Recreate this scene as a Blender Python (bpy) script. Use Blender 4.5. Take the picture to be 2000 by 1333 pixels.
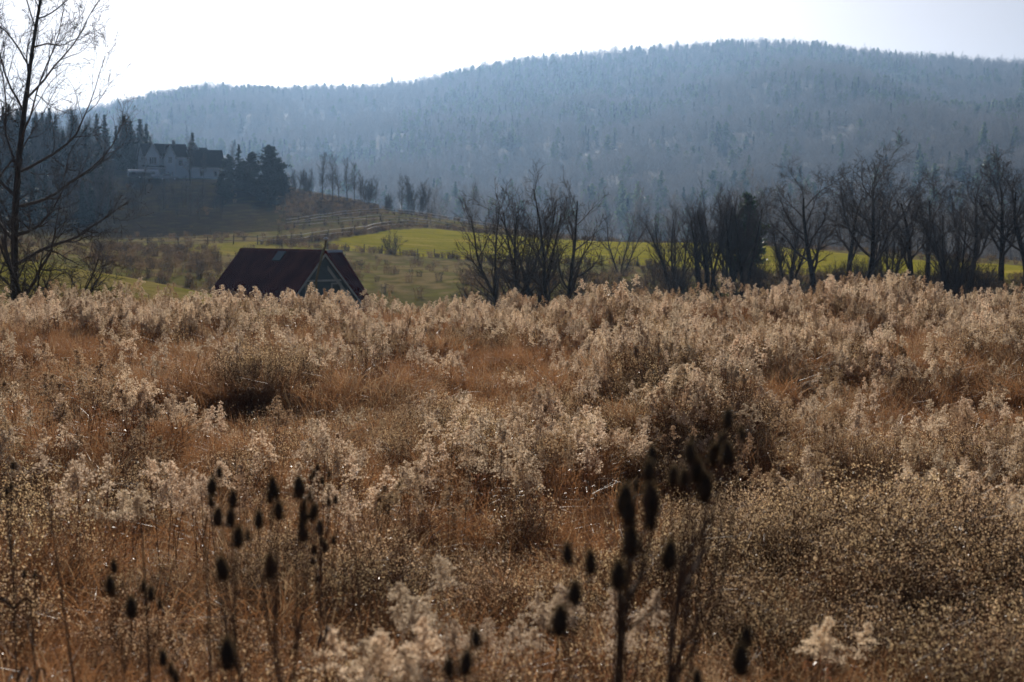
import bpy, math, random
import numpy as np
from mathutils import Vector
R = math.radians
S = bpy.context.scene
for o in list(bpy.data.objects): bpy.data.objects.remove(o)
COL = S.collection

# ------------------------------------------------------------------ camera, sky, sun, exposure
CAMZ, PITCH, FPX = 2.6, R(4.45), 2777.8          # FPX: focal length in pixels of the 2000 px photograph
SUN_AZ, SUN_EL = R(-5), R(25)
SUN_STRENGTH, SKY_STRENGTH, EXPOSURE = 5.0, 0.05, 0.12
HAZE_DENSITY, HAZE_G = 0.000125, 0.66
cam = bpy.data.cameras.new('camera'); camo = bpy.data.objects.new('camera', cam); COL.objects.link(camo)
camo.location = (0, 0, CAMZ); camo.rotation_euler = (math.pi/2 - PITCH, 0, 0)
cam.lens = 50; cam.sensor_width = 36; cam.clip_start = 0.1; cam.clip_end = 8000
cam.dof.use_dof = True; cam.dof.focus_distance = 21; cam.dof.aperture_fstop = 2.6
S.camera = camo
w = bpy.data.worlds.new('World'); S.world = w; w.use_nodes = True
nt = w.node_tree; bg = nt.nodes['Background']
sky = nt.nodes.new('ShaderNodeTexSky'); sky.sky_type = 'NISHITA'; sky.sun_disc = False
sky.sun_elevation = SUN_EL; sky.sun_rotation = SUN_AZ
sky.altitude = 300; sky.air_density = 0.34; sky.dust_density = 1.9; sky.ozone_density = 0.0
nt.links.new(sky.outputs[0], bg.inputs[0]); bg.inputs[1].default_value = SKY_STRENGTH
sl = bpy.data.lights.new('sun', 'SUN'); so = bpy.data.objects.new('sun', sl); COL.objects.link(so)
sl.energy = SUN_STRENGTH; sl.angle = R(0.55); sl.color = (1.0, 0.93, 0.83)
sd = Vector((math.sin(SUN_AZ)*math.cos(SUN_EL), math.cos(SUN_AZ)*math.cos(SUN_EL), math.sin(SUN_EL)))
so.rotation_euler = sd.to_track_quat('Z', 'Y').to_euler(); so.location = (0, 60, 60)
S.view_settings.view_transform = 'Standard'; S.view_settings.look = 'None'
S.view_settings.exposure = EXPOSURE; S.view_settings.gamma = 1
S.cycles.max_bounces = 4; S.cycles.diffuse_bounces = 2; S.cycles.glossy_bounces = 2
S.cycles.transmission_bounces = 4; S.cycles.volume_bounces = 0; S.cycles.transparent_max_bounces = 6
S.cycles.use_denoising = True

# ------------------------------------------------------------------ helpers
def tag(o, label=None, cat=None, group=None, kind=None):
    if label: o['label'] = label
    if cat: o['category'] = cat
    if group: o['group'] = group
    if kind: o['kind'] = kind
    return o

def W(px, py, d):
    """point at distance d (metres north of the camera) seen at photograph pixel px, py"""
    u = (px-1000)/FPX; v = (666.5-py)/FPX
    dy = math.cos(PITCH)+v*math.sin(PITCH); dz = -math.sin(PITCH)+v*math.cos(PITCH)
    return np.array([u/dy*d, d, CAMZ+dz/dy*d])

def sstep(a, b, x):
    t = np.clip((x-a)/(b-a), 0, 1); return t*t*(3-2*t)

class Noise:
    def __init__(s, seed):
        s.g = np.random.default_rng(seed).random((256, 256))
    def __call__(s, x, y):
        x = np.asarray(x, float); y = np.asarray(y, float)
        xi = np.floor(x).astype(int); yi = np.floor(y).astype(int); fx = x-xi; fy = y-yi
        fx = fx*fx*(3-2*fx); fy = fy*fy*(3-2*fy); g = s.g
        a = g[xi % 256, yi % 256]; b = g[(xi+1) % 256, yi % 256]; c = g[xi % 256, (yi+1) % 256]; d = g[(xi+1) % 256, (yi+1) % 256]
        return (a*(1-fx)+b*fx)*(1-fy)+(c*(1-fx)+d*fx)*fy
    def fbm(s, x, y, o=4):
        r = 0; a = .5; t = 0
        for i in range(o):
            r = r+a*s(x*2**i+17*i, y*2**i+31*i); t += a; a *= .5
        return r/t
N1, N2, N3 = Noise(1), Noise(2), Noise(3)

def mesh_np(name, V, F, mats, MI=None, smooth=False):
    V = np.asarray(V, np.float32).reshape(-1, 3); F = np.asarray(F, np.int32)
    me = bpy.data.meshes.new(name); k = F.shape[1]
    me.vertices.add(len(V)); me.vertices.foreach_set('co', V.ravel())
    me.loops.add(F.size); me.loops.foreach_set('vertex_index', F.ravel())
    me.polygons.add(len(F)); me.polygons.foreach_set('loop_start', np.arange(0, F.size, k, dtype=np.int32))
    for m in (mats if isinstance(mats, (list, tuple)) else [mats]): me.materials.append(m)
    if MI is not None: me.polygons.foreach_set('material_index', np.asarray(MI, np.int32))
    me.polygons.foreach_set('use_smooth', np.full(len(F), smooth))
    me.update(calc_edges=True); return me

class G:
    """collects triangles; several materials allowed"""
    def __init__(s): s.V = []; s.F = []; s.M = []; s.n = 0
    def add(s, V, F, m=0):
        V = np.asarray(V, float).reshape(-1, 3); F = np.asarray(F, int)
        if F.shape[1] == 4: F = np.concatenate([F[:, [0, 1, 2]], F[:, [0, 2, 3]]])
        s.V.append(V); s.F.append(F+s.n); s.M.append(np.full(len(F), m)); s.n += len(V); return s
    def box(s, x0, x1, y0, y1, z0, z1, m=0):
        V = [(x, y, z) for z in (z0, z1) for y in (y0, y1) for x in (x0, x1)]
        return s.add(V, [(0, 2, 3, 1), (4, 5, 7, 6), (0, 1, 5, 4), (2, 6, 7, 3), (0, 4, 6, 2), (1, 3, 7, 5)], m)
    def prism(s, poly, off, m=0):
        """closed planar polygon (list of 3d points) extruded by off"""
        P = np.asarray(poly, float); n = len(P); V = np.concatenate([P, P+np.asarray(off, float)])
        F = [(0, i, i+1) for i in range(1, n-1)]+[(n, n+i+1, n+i) for i in range(1, n-1)]
        for i in range(n):
            j = (i+1) % n; F += [(i, j, n+j), (i, n+j, n+i)]
        return s.add(V, F, m)
    def tube(s, P, r, k=8, m=0):
        P = np.asarray(P, float)[None]; r = np.asarray(r, float)*np.ones(P.shape[1])
        V, F = tubes(P, r[None], k); return s.add(V, F, m)
    def mesh(s, name, mats, smooth=False):
        return mesh_np(name, np.concatenate(s.V), np.concatenate(s.F), mats, np.concatenate(s.M), smooth)

def tubes(P, r, k):
    """P (m,n,3), r (m,n)"""
    m, n, _ = P.shape; T = np.gradient(P, axis=1); T /= np.linalg.norm(T, axis=2, keepdims=True)+1e-9
    ref = np.where(np.abs(T[:, :1, 2:3]) > .85, np.array([1., 0, 0]), np.array([0, 0, 1.])); ref = np.broadcast_to(ref, T.shape)
    A = np.cross(T, ref); A /= np.linalg.norm(A, axis=2, keepdims=True)+1e-9; B = np.cross(T, A)
    a = np.arange(k)/k*2*np.pi
    V = P[:, :, None]+r[:, :, None, None]*(A[:, :, None]*np.cos(a)[:, None]+B[:, :, None]*np.sin(a)[:, None])
    idx = np.arange(m*n*k).reshape(m, n, k); i0 = idx[:, :-1]; i1 = idx[:, 1:]
    F = np.stack([i0, np.roll(i0, -1, 2), np.roll(i1, -1, 2), i1], -1).reshape(-1, 4)
    return V.reshape(-1, 3), F
def ribbons(P, wd, rng, side=None):
    m, n, _ = P.shape; T = np.gradient(P, axis=1)
    if side is None: side = rng.normal(size=(m, 1, 3))
    A = np.cross(T, np.broadcast_to(side, T.shape)); A /= np.linalg.norm(A, axis=2, keepdims=True)+1e-9
    V = np.stack([P-A*wd[..., None]/2, P+A*wd[..., None]/2], 2)
    idx = np.arange(m*n*2).reshape(m, n, 2)
    F = np.stack([idx[:, :-1, 0], idx[:, :-1, 1], idx[:, 1:, 1], idx[:, 1:, 0]], -1).reshape(-1, 4)
    return V.reshape(-1, 3), F
def tufts(C, size, rng):
    """one randomly turned triangle per centre"""
    k = len(C); a = rng.normal(size=(k, 3)); b = rng.normal(size=(k, 3))
    a /= np.linalg.norm(a, axis=1, keepdims=True); b -= a*(a*b).sum(1, keepdims=True); b /= np.linalg.norm(b, axis=1, keepdims=True)
    s = (np.asarray(size)*np.ones(k))[:, None]
    V = np.stack([C+a*s*.6, C-a*s*.3+b*s*.5, C-a*s*.3-b*s*.5], 1)
    return V.reshape(-1, 3), np.arange(3*k).reshape(k, 3)

def link(name, me, parent=None, loc=None):
    o = bpy.data.objects.new(name, me); COL.objects.link(o)
    if parent is not None: o.parent = parent
    if loc is not None: o.location = loc
    return o
def empty(name, loc=(0, 0, 0), rz=0, sc=1):
    o = bpy.data.objects.new(name, None); COL.objects.link(o); o.empty_display_size = .2
    o.location = loc; o.rotation_euler = (0, 0, rz); o.scale = (sc, sc, sc) if np.isscalar(sc) else sc
    return o

# ------------------------------------------------------------------ materials
def mat(name, col, rough=.8, col2=None, nscale=3., var=.0, trans=0., spec=.3, bump=0., bscale=20., metal=0., coord='Object', ttint=None):
    m = bpy.data.materials.new(name); m.use_nodes = True; t = m.node_tree; n = t.nodes; L = t.links
    p = n['Principled BSDF']; out = n['Material Output']
    p.inputs['Roughness'].default_value = rough; p.inputs['Metallic'].default_value = metal
    p.inputs['Specular IOR Level'].default_value = spec
    tc = n.new('ShaderNodeTexCoord'); src = None
    if col2 is not None:
        no = n.new('ShaderNodeTexNoise'); no.inputs['Scale'].default_value = nscale; no.inputs['Detail'].default_value = 5
        L.new(tc.outputs[coord], no.inputs['Vector'])
        rp = n.new('ShaderNodeValToRGB'); rp.color_ramp.elements[0].position = .35; rp.color_ramp.elements[1].position = .68
        rp.color_ramp.elements[0].color = (*col, 1); rp.color_ramp.elements[1].color = (*col2, 1)
        L.new(no.outputs['Fac'], rp.inputs[0]); src = rp.outputs[0]
    if var:
        oi = n.new('ShaderNodeObjectInfo'); mr = n.new('ShaderNodeMapRange'); hs = n.new('ShaderNodeHueSaturation')
        mr.inputs[3].default_value = 1-var; mr.inputs[4].default_value = 1+var
        L.new(oi.outputs['Random'], mr.inputs[0]); L.new(mr.outputs[0], hs.inputs['Value'])
        mr2 = n.new('ShaderNodeMapRange'); mr2.inputs[3].default_value = .5-.03*var; mr2.inputs[4].default_value = .5+.03*var
        mm = n.new('ShaderNodeMath'); mm.operation = 'MULTIPLY'; mm.inputs[1].default_value = 7.31
        fr = n.new('ShaderNodeMath'); fr.operation = 'FRACT'
        L.new(oi.outputs['Random'], mm.inputs[0]); L.new(mm.outputs[0], fr.inputs[0]); L.new(fr.outputs[0], mr2.inputs[0]); L.new(mr2.outputs[0], hs.inputs['Hue'])
        if src: L.new(src, hs.inputs['Color'])
        else: hs.inputs['Color'].default_value = (*col, 1)
        src = hs.outputs[0]
    if src: L.new(src, p.inputs['Base Color'])
    else: p.inputs['Base Color'].default_value = (*col, 1)
    if bump:
        b = n.new('ShaderNodeBump'); b.inputs['Strength'].default_value = bump; no = n.new('ShaderNodeTexNoise'); no.inputs['Scale'].default_value = bscale; no.inputs['Detail'].default_value = 6
        L.new(tc.outputs[coord], no.inputs['Vector']); L.new(no.outputs['Fac'], b.inputs['Height']); L.new(b.outputs[0], p.inputs['Normal'])
    if trans:
        tr = n.new('ShaderNodeBsdfTranslucent'); mx = n.new('ShaderNodeMixShader'); mx.inputs[0].default_value = trans
        if src: L.new(src, tr.inputs['Color'])
        else: tr.inputs['Color'].default_value = (*(ttint or col), 1)
        L.new(p.outputs[0], mx.inputs[1]); L.new(tr.outputs[0], mx.inputs[2]); L.new(mx.outputs[0], out.inputs['Surface'])
    return m

M = dict(
    fluff=mat('goldenrod_fluff', (.76, .61, .45), .8, var=.2, trans=.52, spec=.1),
    fluffbrown=mat('goldenrod_fluff_brown', (.46, .32, .20), .7, var=.25, trans=.5, spec=.2),
    stalk=mat('goldenrod_stalk', (.15, .07, .035), .6, var=.25, trans=.15),
    dryleaf=mat('dry_leaf', (.24, .115, .055), .4, var=.3, trans=.4, spec=.5),
    seed=mat('aster_seed', (.82, .61, .37), .4, var=.3, trans=.55, spec=.9),
    twiglet=mat('aster_twig', (.11, .06, .034), .55, var=.25, trans=.15),
    grass=mat('dry_grass', (.27, .135, .062), .45, (.43, .21, .09), 9., trans=.45, spec=.5),
    straw=mat('straw_grass', (.42, .28, .16), .45, (.62, .43, .25), 9., trans=.45, spec=.5),
    flake=mat('grass_glint_flakes', (.55, .37, .22), .36, trans=.4, spec=1.),  # seed-sized glossy flakes added at blade tips to make the grass sparkle
    bark=mat('dark_bark', (.05, .042, .036), .9, (.10, .083, .07), 4., bump=.5, bscale=12, spec=.08),
    barkgrey=mat('grey_bark', (.07, .06, .052), .75, (.13, .115, .1), 3., bump=.4, bscale=10),
    twig=mat('bare_twigs', (.115, .092, .08), .8, spec=.12),
    twiggrey=mat('grey_twigs', (.10, .085, .075), .6),
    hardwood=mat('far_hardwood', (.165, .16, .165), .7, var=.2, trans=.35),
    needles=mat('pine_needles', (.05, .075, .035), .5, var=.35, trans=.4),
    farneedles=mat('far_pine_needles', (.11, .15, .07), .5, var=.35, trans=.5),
    needlesdark=mat('spruce_needles', (.022, .035, .022), .6, var=.3, trans=.15),
    teasel=mat('teasel_head', (.045, .034, .022), .7, (.09, .066, .04), 60.),
    spine=mat('teasel_spines', (.14, .10, .055), .6, trans=.35),
    teasstem=mat('teasel_stem', (.12, .075, .045), .6, var=.2),
    brush=mat('rough_grass', (.19, .13, .075), .8, var=.3, trans=.35),
    brushgrey=mat('grey_weeds', (.10, .08, .06), .8, var=.3, trans=.3),
)

# ------------------------------------------------------------------ terrain
ctrl = []
def cp(px, py, d): ctrl.append(W(px, py, d))
for x, y, z in ((-30, 45, -.8), (0, 48, -1.3), (25, 48, -1.2), (-22, 62, -1.2), (0, 62, -2.5), (22, 62, -2.4), (45, 62, -2.2), (-14, 95, -4.6), (-26, 100, -3.2),
                (0, 92, -3.8), (20, 92, -3.5), (42, 92, -3.1), (75, 92, -2.8), (-60, 60, 1.), (-90, 100, 3), (90, 60, -1.5)): ctrl.append(np.array([x, y, z], float))
for a in ((-150, 497, 80), (0, 500, 80), (100, 506, 80), (200, 520, 79), (300, 541, 78), (360, 558, 77), (420, 590, 82), (100, 522, 105), (250, 526, 105), (350, 545, 105),
          (300, 502, 140), (200, 492, 150), (100, 478, 190), (420, 505, 150), (420, 542, 120), (300, 481, 190), (470, 489, 175), (555, 477, 187), (609, 467, 202),
          (662, 463, 207), (709, 455, 216), (764, 447, 228), (820, 448, 232), (871, 450, 235), (920, 453, 236), (1000, 460, 238), (1100, 466, 238), (1200, 471, 235),
          (1350, 474, 228), (1480, 477, 222), (1640, 492, 210), (1800, 508, 200), (2000, 520, 195), (2250, 530, 190),
          (535, 475, 190), (600, 482, 189), (660, 491, 189), (715, 501, 190), (828, 505, 188), (920, 511, 185), (1000, 513, 182), (1200, 520, 175), (1480, 532, 165), (1800, 545, 160),
          (760, 540, 135), (760, 577, 110), (900, 542, 135), (1000, 552, 122), (1590, 562, 118), (1900, 562, 118), (1300, 562, 118), (2200, 562, 118),
          (200, 466, 225), (350, 456, 240), (450, 451, 246), (560, 441, 251), (640, 426, 263), (690, 418, 268), (730, 417, 270), (806, 421, 268), (888, 435, 262), (946, 445, 258), (1080, 464, 252),
          (560, 372, 316), (600, 381, 306), (640, 393, 296), (720, 408, 286), (500, 402, 290), (430, 351, 333), (350, 349, 331), (250, 347, 331), (300, 350, 322), (400, 352, 322), (430, 402, 285), (350, 421, 268), (250, 422, 268),
          (100, 400, 290), (100, 335, 340), (0, 305, 350), (150, 300, 370), (220, 320, 362), (-250, 300, 350), (-250, 420, 250), (-300, 480, 150),
          (350, 346, 358), (450, 356, 360), (560, 405, 365), (800, 455, 335), (1000, 485, 310), (1500, 505, 300), (2000, 545, 275), (2400, 540, 250),
          (1000, 500, 450), (1500, 505, 450), (2100, 520, 450), (100, 380, 480), (500, 440, 480), (-300, 330, 480)): cp(*a)
ctrl = np.array(ctrl); C0 = 22.
def _rb(ax, ay, bx, by): return np.sqrt((ax[:, None]-bx[None])**2+(ay[:, None]-by[None])**2+C0*C0)
_K = _rb(ctrl[:, 0], ctrl[:, 1], ctrl[:, 0], ctrl[:, 1])
_zm = ctrl[:, 2].mean(); _wt = np.linalg.solve(_K+np.eye(len(ctrl))*-.6, ctrl[:, 2]-_zm)
def valley(x, y):
    z = np.empty(len(x))
    for i in range(0, len(x), 20000):
        z[i:i+20000] = _rb(x[i:i+20000], y[i:i+20000], ctrl[:, 0], ctrl[:, 1])@_wt+_zm
    return z
def meadow(x, y):
    return .46*sstep(12, 27, y)+.009*x*sstep(8, 24, y)+.55*(N1(x*.5+9, y*.42)-.5)*sstep(7, 11, y)+.16*(N2(x*1.1, y*1.1)-.5)
def height(x, y):
    x = np.atleast_1d(np.asarray(x, float)); y = np.atleast_1d(np.asarray(y, float))
    k = sstep(29, 46, y); v = np.clip(valley(x, y), -14, 30)
    far = np.maximum(sstep(480, 620, y), sstep(260, 420, np.abs(x)))
    v = v*(1-far)+(-13)*far
    v = v+(N1.fbm(x*.06, y*.06)-.5)*1.0*sstep(60, 120, y)*(1-far)
    return meadow(np.clip(x, -60, 60), y)*(1-k)+v*k
def axis(parts):
    r = [np.linspace(a, b, n, endpoint=False) for a, b, n in parts]; return np.concatenate(r+[[parts[-1][1]]])
gx = axis([(-2200, -400, 12), (-400, -120, 40), (-120, -24, 60), (-24, 24, 120), (24, 120, 60), (120, 400, 40), (400, 2200, 12)])
gy = axis([(-50, -4, 12), (-4, 34, 110), (34, 130, 90), (130, 400, 170), (400, 650, 50), (650, 3320, 18)])
X, Y = np.meshgrid(gx, gy); Z = height(X.ravel(), Y.ravel())
V = np.stack([X.ravel(), Y.ravel(), Z], 1); nx, ny = len(gx), len(gy)
ii = np.arange(nx*ny).reshape(ny, nx)
F = np.stack([ii[:-1, :-1], ii[:-1, 1:], ii[1:, 1:], ii[1:, :-1]], -1).reshape(-1, 4)

def inpoly(x, y, poly):
    r = np.zeros(len(x), bool); n = len(poly)
    for i in range(n):
        x0, y0 = poly[i]; x1, y1 = poly[(i+1) % n]
        c = ((y0 > y) != (y1 > y)) & (x < (x1-x0)*(y-y0)/(y1-y0+1e-9)+x0); r ^= c
    return r
def PW(L): return [tuple(W(*a)[:2]) for a in L]
hayfield = PW([(600, 478, 189), (660, 488, 191), (715, 499, 192), (828, 504, 190), (920, 510, 187), (1000, 512, 184), (1200, 520, 177), (1480, 531, 167), (1800, 545, 162), (2300, 560, 150),
               (2300, 530, 190), (2000, 520, 194), (1800, 508, 200), (1640, 492, 209), (1480, 477, 221), (1350, 474, 227), (1200, 471, 234), (1000, 460, 237), (920, 453, 235), (820, 450, 230), (764, 450, 225), (709, 458, 213), (650, 468, 203)])
knoll = PW([(-300, 500, 92), (0, 503, 90), (100, 508, 88), (200, 522, 86), (300, 543, 84), (380, 562, 80), (450, 600, 70), (300, 620, 62), (-300, 620, 60)])
pasture = PW([(330, 490, 170), (450, 492, 165), (590, 487, 175), (610, 474, 192), (540, 470, 196), (400, 476, 190)])
lawnstrip = PW([(100, 490, 160), (270, 482, 185), (300, 479, 195), (180, 484, 190), (90, 488, 178)])
ga = np.zeros(len(V))
for poly, a in ((hayfield, 1.), (knoll, .3), (pasture, .5), (lawnstrip, .6)):
    ga = np.maximum(ga, inpoly(V[:, 0], V[:, 1], poly)*a)
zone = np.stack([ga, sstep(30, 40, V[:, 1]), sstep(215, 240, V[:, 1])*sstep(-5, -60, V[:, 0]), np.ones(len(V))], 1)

gm = bpy.data.materials.new('ground_cover'); gm.use_nodes = True; t = gm.node_tree; n = t.nodes; L = t.links; p = n['Principled BSDF']
p.inputs['Roughness'].default_value = 1.; p.inputs['Specular IOR Level'].default_value = 0
at = n.new('ShaderNodeAttribute'); at.attribute_name = 'zone'; sp = n.new('ShaderNodeSeparateColor'); L.new(at.outputs['Color'], sp.inputs[0])
geo = n.new('ShaderNodeNewGeometry')
def noise(scale, detail=6, stretch=None):
    no = n.new('ShaderNodeTexNoise'); no.inputs['Scale'].default_value = scale; no.inputs['Detail'].default_value = detail
    if stretch:
        mp = n.new('ShaderNodeMapping'); mp.inputs['Scale'].default_value = stretch; L.new(geo.outputs['Position'], mp.inputs[0]); L.new(mp.outputs[0], no.inputs['Vector'])
    else: L.new(geo.outputs['Position'], no.inputs['Vector'])
    return no.outputs['Fac']
def ramp(f, *st):
    rp = n.new('ShaderNodeValToRGB'); e = rp.color_ramp.elements
    while len(e) < len(st): e.new(.5)
    for el, (pos, c) in zip(e, st): el.position = pos; el.color = (*c, 1)
    L.new(f, rp.inputs[0]); return rp.outputs[0]
def mix(f, a, b):
    mx = n.new('ShaderNodeMix'); mx.data_type = 'RGBA'; L.new(f, mx.inputs[0]); L.new(a, mx.inputs[6]); L.new(b, mx.inputs[7]); return mx.outputs[2]
litter = ramp(noise(6), (.3, (.05, .03, .018)), (.7, (.12, .07, .04)))
rough = ramp(noise(.22, 10, (1, .6, 1)), (.3, (.115, .10, .042)), (.44, (.23, .175, .09)), (.52, (.13, .115, .05)), (.60, (.16, .15, .05)), (.72, (.28, .20, .115)))
green = ramp(noise(.22, 10, (.5, 1.8, 1)), (.32, (.20, .20, .02)), (.46, (.33, .285, .035)), (.54, (.27, .25, .028)), (.68, (.46, .35, .07)))
shaded_woods = ramp(noise(.5), (.3, (.018, .015, .011)), (.7, (.042, .033, .022)))  # wood floor and house bank, colour darkened to stand in for forest shade
wob = n.new('ShaderNodeMath'); wob.operation = 'ADD'
nn = noise(.35, 4); m1 = n.new('ShaderNodeMath'); m1.operation = 'MULTIPLY_ADD'; m1.inputs[1].default_value = .5; m1.inputs[2].default_value = -.25; L.new(nn, m1.inputs[0])
L.new(sp.outputs[0], wob.inputs[0]); L.new(m1.outputs[0], wob.inputs[1]); wob.use_clamp = True
c = mix(sp.outputs[1], litter, mix(wob.outputs[0], mix(sp.outputs[2], rough, shaded_woods), green)); L.new(c, p.inputs['Base Color'])
b = n.new('ShaderNodeBump'); b.inputs['Strength'].default_value = .9; b.inputs['Distance'].default_value = .25; L.new(noise(1.6, 8), b.inputs['Height']); L.new(b.outputs[0], p.inputs['Normal'])
me = mesh_np('ground', V, F, gm, smooth=True)
ca = me.color_attributes.new('zone', 'FLOAT_COLOR', 'POINT'); ca.data.foreach_set('color', zone.astype(np.float32).ravel())
tag(link('ground', me), kind='structure')

# far wooded hill
rp_px = np.array([-900, -300, 0, 150, 230, 300, 380, 430, 480, 550, 620, 690, 760, 800, 870, 950, 1050, 1150, 1250, 1350, 1450, 1560, 1650, 1720, 1780, 1850, 1920, 2000, 2300, 2900])
rp_py = np.array([330, 280, 245, 225, 212, 194, 180, 175, 180, 184, 180, 180, 174, 169, 154, 137, 121, 112, 104, 97, 90, 94, 106, 114, 120, 122, 128, 132, 150, 230])+11
RD = 2100.
rx = (rp_px-1000)/FPX*RD; rz = CAMZ+(450-rp_py)/FPX*RD
def hillz(x, y):
    x = np.asarray(x, float); y = np.asarray(y, float)
    xr = x*RD/np.maximum(y, 1050)*.5+x*.5
    r = np.interp(xr, rx, rz); t = (y-600)/(RD-600)
    pr = np.where(t < 1, np.clip(t, 0, 1)**1.12, 1-.5*np.clip(t-1, 0, 1))
    z = -13.5+(r+13.5)*pr
    env = np.clip(np.sin(np.clip(t, 0, 1)*np.pi), 0, 1)
    return z+env*((N2.fbm(x*.003+3, y*.002)-.5)*105+(N3.fbm(x*.014, y*.01)-.5)*22)
hx = np.linspace(-2000, 2000, 161); hy = np.concatenate([np.linspace(570, 2180, 130), np.linspace(2220, 3300, 18)])
X, Y = np.meshgrid(hx, hy); V = np.stack([X.ravel(), Y.ravel(), hillz(X.ravel(), Y.ravel())], 1); nx = len(hx)
ii = np.arange(len(V)).reshape(len(hy), nx); F = np.stack([ii[:-1, :-1], ii[:-1, 1:], ii[1:, 1:], ii[1:, :-1]], -1).reshape(-1, 4)
tag(link('hill', mesh_np('hill', V, F, mat('leaf_litter', (.07, .055, .045), .95, (.12, .095, .075), .03), smooth=True)), kind='structure')

# ------------------------------------------------------------------ scatter (only for what nobody could count)
def scatter(name, variants, P, rot, scl, idx, label, cat):
    c = bpy.data.collections.new(name+'_kinds')
    for i, me in enumerate(variants):
        o = bpy.data.objects.new(f'{name}_kind_{i:02d}', me); c.objects.link(o)
    me = bpy.data.meshes.new(name); me.vertices.add(len(P)); me.vertices.foreach_set('co', np.asarray(P, np.float32).ravel())
    a = me.attributes.new('rot', 'FLOAT_VECTOR', 'POINT'); a.data.foreach_set('vector', np.asarray(rot, np.float32).ravel())
    a = me.attributes.new('scl', 'FLOAT_VECTOR', 'POINT'); s = np.asarray(scl, np.float32); s = np.repeat(s[:, None], 3, 1) if s.ndim == 1 else s
    a.data.foreach_set('vector', s.ravel())
    a = me.attributes.new('kind', 'INT', 'POINT'); a.data.foreach_set('value', np.asarray(idx, np.int32))
    o = link(name, me); g = bpy.data.node_groups.new(name, 'GeometryNodeTree')
    g.interface.new_socket('Geometry', in_out='INPUT', socket_type='NodeSocketGeometry'); g.interface.new_socket('Geometry', in_out='OUTPUT', socket_type='NodeSocketGeometry')
    gi = g.nodes.new('NodeGroupInput'); go = g.nodes.new('NodeGroupOutput'); ip = g.nodes.new('GeometryNodeInstanceOnPoints'); ci = g.nodes.new('GeometryNodeCollectionInfo')
    ci.inputs[0].default_value = c; ci.inputs['Separate Children'].default_value = True; ci.inputs['Reset Children'].default_value = True
    def na(nm, ty):
        k = g.nodes.new('GeometryNodeInputNamedAttribute'); k.data_type = ty; k.inputs[0].default_value = nm; return k.outputs[0]
    g.links.new(gi.outputs[0], ip.inputs['Points']); g.links.new(ci.outputs[0], ip.inputs['Instance']); ip.inputs['Pick Instance'].default_value = True
    g.links.new(na('kind', 'INT'), ip.inputs['Instance Index']); g.links.new(na('scl', 'FLOAT_VECTOR'), ip.inputs['Scale'])
    er = g.nodes.new('FunctionNodeEulerToRotation'); g.links.new(na('rot', 'FLOAT_VECTOR'), er.inputs[0]); g.links.new(er.outputs[0], ip.inputs['Rotation'])
    g.links.new(ip.outputs[0], go.inputs[0])
    md = o.modifiers.new('scatter', 'NODES'); md.node_group = g
    return tag(o, label, cat, kind='stuff')

# ------------------------------------------------------------------ trees
def unit(v): return v/(np.linalg.norm(v)+1e-9)
def grow(rng, H, r0, lv, stems=1, tilt=.06, base=.0):
    out = [[] for _ in lv]
    def br(p, d, Ln, r, l):
        s = lv[l]; k = s['seg']; pts = [p]; rad = [r]
        for i in range(k):
            d = unit(d+rng.normal(0, s['gn'], 3)+np.array([0, 0, s['up']])); p = p+d*(Ln/k); pts.append(p); rad.append(r*(1-(1-s['tp'])*(i+1)/k))
        out[l].append((np.array(pts), np.array(rad)))
        if l+1 >= len(lv): return
        c = lv[l+1]; m = max(1, int(round(c['n']*rng.uniform(.8, 1.2)))); az = rng.random()*6.28
        for j in range(m):
            tt = c['st']+(1-c['st'])*(j+rng.random())/m; f = min(tt*k, k-1e-3); i = int(f); f -= i
            q = pts[i]*(1-f)+pts[i+1]*f; tg = unit(pts[i+1]-pts[i]); az += 2.4+rng.normal(0, .5)
            a = unit(np.cross(tg, [.3, .2, 1.] if abs(tg[2]) < .9 else [1., 0, 0])); bb = np.cross(tg, a)
            an = c['an']*(1+rng.normal(0, .22)); d2 = tg*math.cos(an)+(a*math.cos(az)+bb*math.sin(az))*math.sin(an)
            ra = rad[i]*(1-f)+rad[i+1]*f
            br(q, d2, c['ra']*Ln*(1-c['fo']*tt)*rng.uniform(.7, 1.3), max(ra*c['rr'], .005), l+1)
    for k in range(stems):
        a = k*6.283/max(stems, 1)+rng.normal(0, .35); tl = tilt*rng.uniform(.5, 1.3)
        br(np.array([math.cos(a)*base, math.sin(a)*base, -.3]), unit(np.array([math.cos(a)*tl, math.sin(a)*tl, 1.])), H*rng.uniform(.85, 1.05) if stems > 1 else H, r0*(rng.uniform(.7, 1.1) if stems > 1 else 1), 0)
    return out
def tree_meshes(rng, out, mt, mw, trunk_levels=1, minr=.0, ribbon_from=3):
    a, b = G(), G()
    for l, pl in enumerate(out):
        if not pl: continue
        P = np.array([q[0] for q in pl]); r = np.maximum(np.array([q[1] for q in pl]), minr); g = a if l < trunk_levels else b
        if l >= ribbon_from: v, f = ribbons(P, r*2, rng)
        else: v, f = tubes(P, r, (9, 6, 4, 3)[min(l, 3)])
        g.add(v, f)
    return a.mesh('trunk', mt, True), b.mesh('crown', mw)
def lvl(n, seg, an, ra, st, gn, up, tp=.35, rr=.55, fo=.4): return dict(n=n, seg=seg, an=an, ra=ra, st=st, gn=gn, up=up, tp=tp, rr=rr, fo=fo)
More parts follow.
